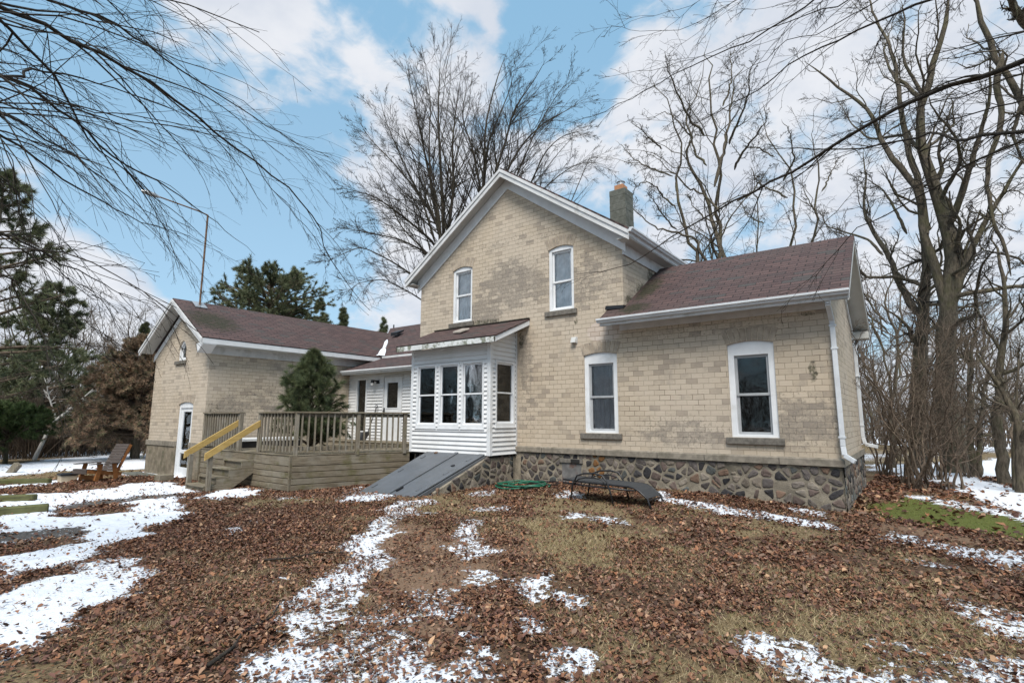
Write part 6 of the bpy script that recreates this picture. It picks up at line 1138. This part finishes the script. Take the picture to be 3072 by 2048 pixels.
LV_HR = [dict(count=11, ln=(.07,.26), ang=(.2,.6), trop=(-.02,.0,-.03), wig=.08, n=9, t0=.15, rmin=.0035), dict(count=5, ln=(.3,.7), ang=(.25,.8), trop=(0,0,-.03), wig=.12, n=7, rmin=.0024), dict(count=3, ln=(.2,.5), ang=(.3,.9), trop=(0,0,0), wig=.12, n=4, rmin=.0018)]
over_tree(thin(OVER_RIGHT, .62), (4.6,4.2), 62, 'dark bare branches sweeping down from the upper right in front of the wing roof', LV_HR)
make_tree('locust_tree', TREES['farr'], LV_BIG, 63, 'bare twisting tree at the upper right corner, its trunk out of frame', 'tree', wob=.1)

# conifers ----------------------------------------------------------
def needles(P, D_, r, per, ln, wd, spread, cols, droop=0.):
    """P [K,3] tuft centres, D_ [K,3] shoot directions"""
    K = len(P); P = np.repeat(P, per, 0); D_ = np.repeat(D_, per, 0); n = len(P)
    d = nrm(D_+r.normal(0, spread, (n,3))+np.array([0,0,-droop])); L = r.uniform(ln*.6, ln, n)[:,None]
    s = nrm(np.cross(d, r.normal(0, 1, (n,3))))*wd
    V = np.stack([P-s, P+s, P+d*L], 1).reshape(-1,3); F = np.arange(n*3).reshape(-1,3)
    c = np.array(cols)[r.choice(len(cols), K)]*r.uniform(.7, 1.3, (K,1)); c = np.repeat(np.repeat(c, per, 0), 3, 0)
    return V, F, c
def conifer(name, base, h, rad, seed, label, bough=70, cols=((.035,.055,.02),), nl=.18, nw=.012, per=14, tufts=14, z0=.12, trop=-.02, rise=.3, taper=.8, group=None, tk=.16, sub=7, spread=.5, droop=.1, topcut=1.0, shape=None, lean=0., zp=.85):
    r = np.random.RandomState(seed); bx, by = base; g = G(bx, by); t = empty(name, (bx, by, g), label, 'tree', group)
    n = 14; zs = np.linspace(0, h, n); P0 = np.stack([bx+lean*zs+.06*np.sin(zs), by+.05*np.cos(zs*1.3), g-.2+zs*1.0], 1)[None]; R0 = (tk*(1-zs/h*.93))[None]
    V, F = tubes(P0, R0, 8); link('trunk', np_mesh('trunk', V, F, BARK, smooth=True), t)
    f = np.sort(z0+(1-z0)*r.rand(bough)**zp); a = r.uniform(0, 2*math.pi, bough)
    sh = shape(f) if shape else (1-f)**taper; L = rad*np.maximum(sh, .06)*r.uniform(.7, 1.12, bough)
    m = 8; Q = np.zeros((bough, m, 3)); Q[:,0,0] = bx+lean*f*h; Q[:,0,1] = by; Q[:,0,2] = g+f*h
    d = np.stack([np.cos(a), np.sin(a), np.full(bough, rise)+.3*f], 1); d = nrm(d)
    for s in range(1, m): d = nrm(d+r.normal(0, .07, (bough,3))+np.array([0,0,trop])); Q[:,s] = Q[:,s-1]+d*(L/(m-1))[:,None]
    RR = (.012+.02*L)[:,None]*np.linspace(1,.25,m)[None]
    S, SR = sprout(Q, RR, r, sub, (.2,.5), (.5,1.1), (0,0,trop), .1, 5, .2, .6, .3, .004, lenfall=.5)
    V, F = join([tubes(Q, RR, 4), tubes(S, SR, 3)]); link('boughs', np_mesh('boughs', V, F, BARK_B), t)
    def pick(A, k, tmin):
        B, mm, _ = A.shape; idx = np.repeat(np.arange(B), k); u = (tmin+(1-tmin)*r.rand(len(idx)))*(mm-1); i = np.minimum(u.astype(int), mm-2); fr = (u-i)[:,None]
        return A[idx,i]*(1-fr)+A[idx,i+1]*fr, nrm(A[idx,i+1]-A[idx,i])
    p1, d1 = pick(S, tufts, .1); p2, d2 = pick(Q, tufts, .35); P = np.concatenate([p1,p2]); D_ = np.concatenate([d1,d2])
    V, F, c = needles(P, D_, r, per, nl, nw, spread, cols, droop)
    link('needles', np_mesh('needles', V, F, NEEDLE, {'col': c}), t); return t
GREEN = ((.155,.170,.090),(.105,.125,.066),(.21,.215,.12),(.075,.09,.05)); 
conifer('pine_tree', (-26.4,3.3), 10.8, 4.2, 71, 'large airy green pine filling the left edge of the photo', 70, GREEN, .30, .012, 11, 9, .1, .0, .15, .55, sub=7, spread=.55, tk=.26, shape=lambda f: np.where(f < .35, .9, 1.0)*(1-f)**.6)
conifer('pine_tree', (-33.4,6.6), 8.6, 3.4, 72, 'green pine partly hidden behind the large one at the left', 70, GREEN, .32, .015, 11, 10, .1, .0, .15, .6, sub=7, spread=.55, tk=.2)
conifer('pine_tree', (-29.3,15.3), 9.7, 3.4, 73, 'dark round topped pine behind the left wing roof', 170, GREEN, .26, .013, 13, 10, .2, .0, .2, .5, sub=9, spread=.55, tk=.25, shape=lambda f: np.sqrt(np.maximum(1-((f-.70)/.34)**2, .01)))
for i, (x, y, h, lab) in enumerate(((-33.8,21.4,10.2,'small far pine top just right of the dark round pine'), (-36.2,25.,10.4,'smaller far pine top above the middle of the left wing roof'), (-35.5,28.5,10.2,'farthest small pine top above the cross wing roof'))):
    conifer('pine_tree', (x, y), h, 2.4, 75+i, lab, 45, GREEN, .34, .02, 9, 8, .3, .02, .4, .7, sub=5, tk=.12)
BR = ((.34,.225,.15),(.27,.185,.125),(.21,.165,.11),(.16,.16,.085),(.40,.265,.175))
conifer('spruce_tree', (-27.0,8.6), 5.3, 3.3, 81, 'reddish brown half dead spruce behind the brown chair', 190, BR, .20, .010, 12, 10, .14, -.012, .05, .62, sub=10, spread=.6, tk=.17, droop=.05)
conifer('spruce_tree', (-28.3,8.9), 6.1, 1.1, 82, 'small green spruce top showing over the brown spruce', 60, GREEN, .16, .012, 12, 9, .6, -.01, .2, .7, sub=6, tk=.12)
LOW = ((.085,.13,.045),(.11,.15,.055),(.07,.09,.04))
conifer('pine_bush', (-29.6,4.9), 2.0, 2.6, 83, 'low spreading bright green pine bush at the left edge behind the timbers', 60, LOW, .26, .014, 12, 10, .3, .02, .25, .4, sub=7, tk=.1)
# the young pine on the deck
YP = ((.13,.155,.075),(.08,.105,.05),(.16,.18,.085),(.055,.07,.038))
def deck_pine():
    global G
    g0 = G; G = lambda x, y: .85
    t = conifer('young_pine', (-12.70,7.95), 2.5, 1.25, 91, 'young long needled pine with tiny lights standing on the deck behind the rail', 84, YP, .21, .0032, 26, 8, .0, -.03, .75, .5, sub=5, spread=.42, tk=.035, droop=.35, zp=1.35, shape=lambda f: np.where(f < .3, .95, (1-f)**.8*1.1+.08))
    G = g0
    r = np.random.RandomState(3); mb = MB()
    for i in range(60):
        a = r.uniform(0, 6.28); f = r.uniform(.15,.85); q = (1-f)*.9; x = -12.70+math.cos(a)*q; y = 7.95+math.sin(a)*q; z = .9+2.4*f
        mb.box(x-.008,x+.008,y-.008,y+.008,z-.008,z+.008)
    m = simple('tiny_bulb', (.8,.8,.75), .3, .02, 3.); o = mb.build('light_string', m, t); o['kind'] = 'stuff'
deck_pine()
# background wood: a few bare trees, copied -------------------------
def proto_tree(seed, h, spread_, twist, label, group, bark, twig, nl=7, r0=.13, lv=None, name='bare_tree'):
    r = np.random.RandomState(seed); limbs = [(r0, .02, [(0,0,0),(r.normal(0,.1),r.normal(0,.1),h*.35),(r.normal(0,.3),r.normal(0,.3),h*.7),(r.normal(0,.5),r.normal(0,.5),h)])]
    for i in range(nl):
        f = r.uniform(.25,.7); a = r.uniform(0,6.28); L = h*r.uniform(.25,.5)*spread_; z = h*f
        limbs.append((r0*.5, .012, [(0,0,z),(math.cos(a)*L*.35,math.sin(a)*L*.35,z+L*.5),(math.cos(a)*L*.6,math.sin(a)*L*.6,min(h,z+L*1.1)),(math.cos(a)*L*.8,math.sin(a)*L*.8,min(h*1.03,z+L*1.5))]))
    (P0, R0), out = grow_tree(limbs, lv, seed, n0=14, wob=twist, root=False)
    meshes = []
    V, F = tubes(P0, R0, 6); meshes.append(('trunk', np_mesh('trunk', V, F, bark, smooth=True)))
    V, F = join([tubes(p, q, 3) for p, q in out]); meshes.append(('twigs', np_mesh('twigs', V, F, twig)))
    return meshes
LVB = [dict(count=9, ln=(.2,.5), ang=(.35,1.0), trop=(0,0,.05), wig=.16, n=6, t0=.2, rmin=.018), dict(count=6, ln=(.3,.6), ang=(.35,1.0), trop=(0,0,.03), wig=.18, n=4, rmin=.012), dict(count=3, ln=(.3,.6), ang=(.35,1.0), trop=(0,0,.0), wig=.18, n=3, rmin=.009)]
protos = [proto_tree(101+i, 11+1.5*i, 1., .25, '', '', BARK_B if i % 2 else BARK, BARK_B, lv=LVB, r0=.15) for i in range(4)]
def place(meshes, name, x, y, s, rz, label, cat, group):
    t = empty(name, (x, y, G(x, y)-.1), label, cat, group, rz); t.scale = (s,s,s)
    for nm, me in meshes: o = bpy.data.objects.new(nm, me); col.objects.link(o); o.parent = t
    return t
rw = np.random.RandomState(17)
def sector(n, az0, az1, d0, d1, s0, s1, label, group, protos=protos, name='bare_tree', cat='tree'):
    for i in range(n):
        az = R(rw.uniform(az0, az1)); d = rw.uniform(d0, d1); x = -math.sin(az)*d; y = math.cos(az)*d
        place(protos[rw.randint(len(protos))], name, x, y, rw.uniform(s0, s1), rw.uniform(0,6.28), label, cat, group)
sector(34, 60, 86, 36, 62, .45, .68, 'bare tree in the brown wood at the left behind the conifers', 'bare trees of the left wood')
sector(20, 60, 84, 62, 85, .6, .85, 'bare tree in the brown wood at the left behind the conifers', 'bare trees of the left wood')
sector(26, -12, 10, 30, 60, .45, .75, 'bare tree in the open wood at the far right', 'bare trees of the right wood')
sector(16, 8, 30, 40, 60, .5, .8, 'bare tree far behind the right wing of the house', 'bare trees behind the right wing')
sector(12, 38, 60, 50, 75, .5, .7, 'bare tree far behind the left wing of the house', 'bare trees behind the left wing')
# dense brush
def brush(n, az0, az1, d0, d1, h, seed, label, m, name='brush'):
    r = np.random.RandomState(seed); az = np.radians(r.uniform(az0, az1, n)); d = r.uniform(d0, d1, n); x = -np.sin(az)*d; y = np.cos(az)*d; z = gz(x, y)
    k = 6; P = np.zeros((n,k,3)); P[:,0] = np.stack([x,y,z-.1],1); dr = nrm(np.stack([r.normal(0,.25,n), r.normal(0,.25,n), np.ones(n)],1)); L = h*r.uniform(.4,1.1,n)
    for s in range(1,k): dr = nrm(dr+r.normal(0,.13,(n,3))); P[:,s] = P[:,s-1]+dr*(L/(k-1))[:,None]
    Rr = (.012+.008*r.rand(n))[:,None]*np.linspace(1,.3,k)[None]*(d/25)[:,None]
    a = sprout(P, Rr, r, 5, (.25,.6), (.3,1.0), (0,0,.04), .16, 5, .2, .6, .4, .006); b = sprout(a[0], a[1], r, 3, (.3,.6), (.3,1.), (0,0,.02), .16, 3, .2, .6, .5, .005)
    V, F = join([tubes(P,Rr,3), tubes(*a,3), tubes(*b,3)]); o = link(name, np_mesh(name, V, F, m)); return tag(o, label, 'brush', kind='stuff')
brush(2600, 68, 88, 33, 46, 3.6, 5, 'dense brown undergrowth along the edge of the left wood', BARK_B)
brush(2600, 40, 88, 60, 100, 8.5, 6, 'far brown wood closing the view behind the left wing', BARK_B, 'distant_wood')
brush(1800, -14, 30, 48, 95, 6.5, 7, 'far brown wood closing the view at the right', BARK_B, 'distant_wood')
brush(2200, 100, 262, 26, 44, 9., 8, 'bare brown wood across the yard behind the photographer', BARK_B, 'distant_wood')
# shrubs right of the wing
def shrub(x, y, h, n, seed, label, w=.5):
    r = np.random.RandomState(seed); g = G(x, y); limbs = []
    for i in range(n):
        a = r.uniform(0,6.28); L = h*r.uniform(.7,1.1); o = r.uniform(.2,.9)*w*h
        limbs.append((.022*r.uniform(.6,1.4), .004, [(x+r.normal(0,.12),y+r.normal(0,.12),g-.1),(x+math.cos(a)*o*.35,y+math.sin(a)*o*.35,g+L*.4),(x+math.cos(a)*o,y+math.sin(a)*o,g+L*.8),(x+math.cos(a)*o*1.4,y+math.sin(a)*o*1.4,g+L)]))
    return make_tree('shrub', limbs, [dict(count=7, ln=(.2,.5), ang=(.5,1.2), trop=(0,0,.02), wig=.25, n=7, t0=.2, rmin=.005), dict(count=6, ln=(.3,.6), ang=(.4,1.1), trop=(0,0,.0), wig=.25, n=5, rmin=.0035), dict(count=3, ln=(.3,.7), ang=(.4,1.), trop=(0,0,0), wig=.2, n=4, rmin=.0028)],
        seed, label, 'shrub', 'bare shrubs right of the wing', bark=BARK_B, twig=BARK_B, wob=.2, root=False, k0=6, parts=('stems','branches','twigs'))
shrub(-.3,15.6,4.2,12,201,'dense reddish brown bare shrub right behind the wing corner')
shrub(.0,14.2,3.0,9,202,'low bare shrub closest to the far downspout')
shrub(.25,17.4,4.6,12,203,'tall bare shrub in front of the two thick trunks')
shrub(.45,15.0,2.6,8,204,'low arching bare shrub on the leaves before the thick trunks')
shrub(-.8,18.2,5.0,12,205,'tallest bare shrub, partly hidden by the wing gable')
shrub(1.0,18.6,3.4,9,206,'bare shrub between the thick trunks and the slender trees')
# white birch-like dead tree in the left wood
make_tree('birch_tree', [(.09,.02,[(-31.5,6.2,G(-31.5,6)),(-31.6,6.7,1.4),(-31.5,7.5,2.3),(-31.5,8.2,3.2)]),(.05,.01,[(-31.6,6.8,1.6),(-31.8,6.5,2.6),(-31.7,6.3,3.3)]),(.05,.01,[(-31.5,7.3,2.2),(-31.3,8.3,2.5),(-31.3,9.3,2.8)])],
    [dict(count=8, ln=(.25,.5), ang=(.4,1.1), trop=(0,0,.03), wig=.2, n=6, t0=.2, rmin=.02), dict(count=5, ln=(.3,.6), ang=(.4,1.1), trop=(0,0,0), wig=.2, n=4, rmin=.012)], 301, 'small leaning white barked tree among the brush at the left', 'tree', bark=BARK_W, twig=BARK_W)
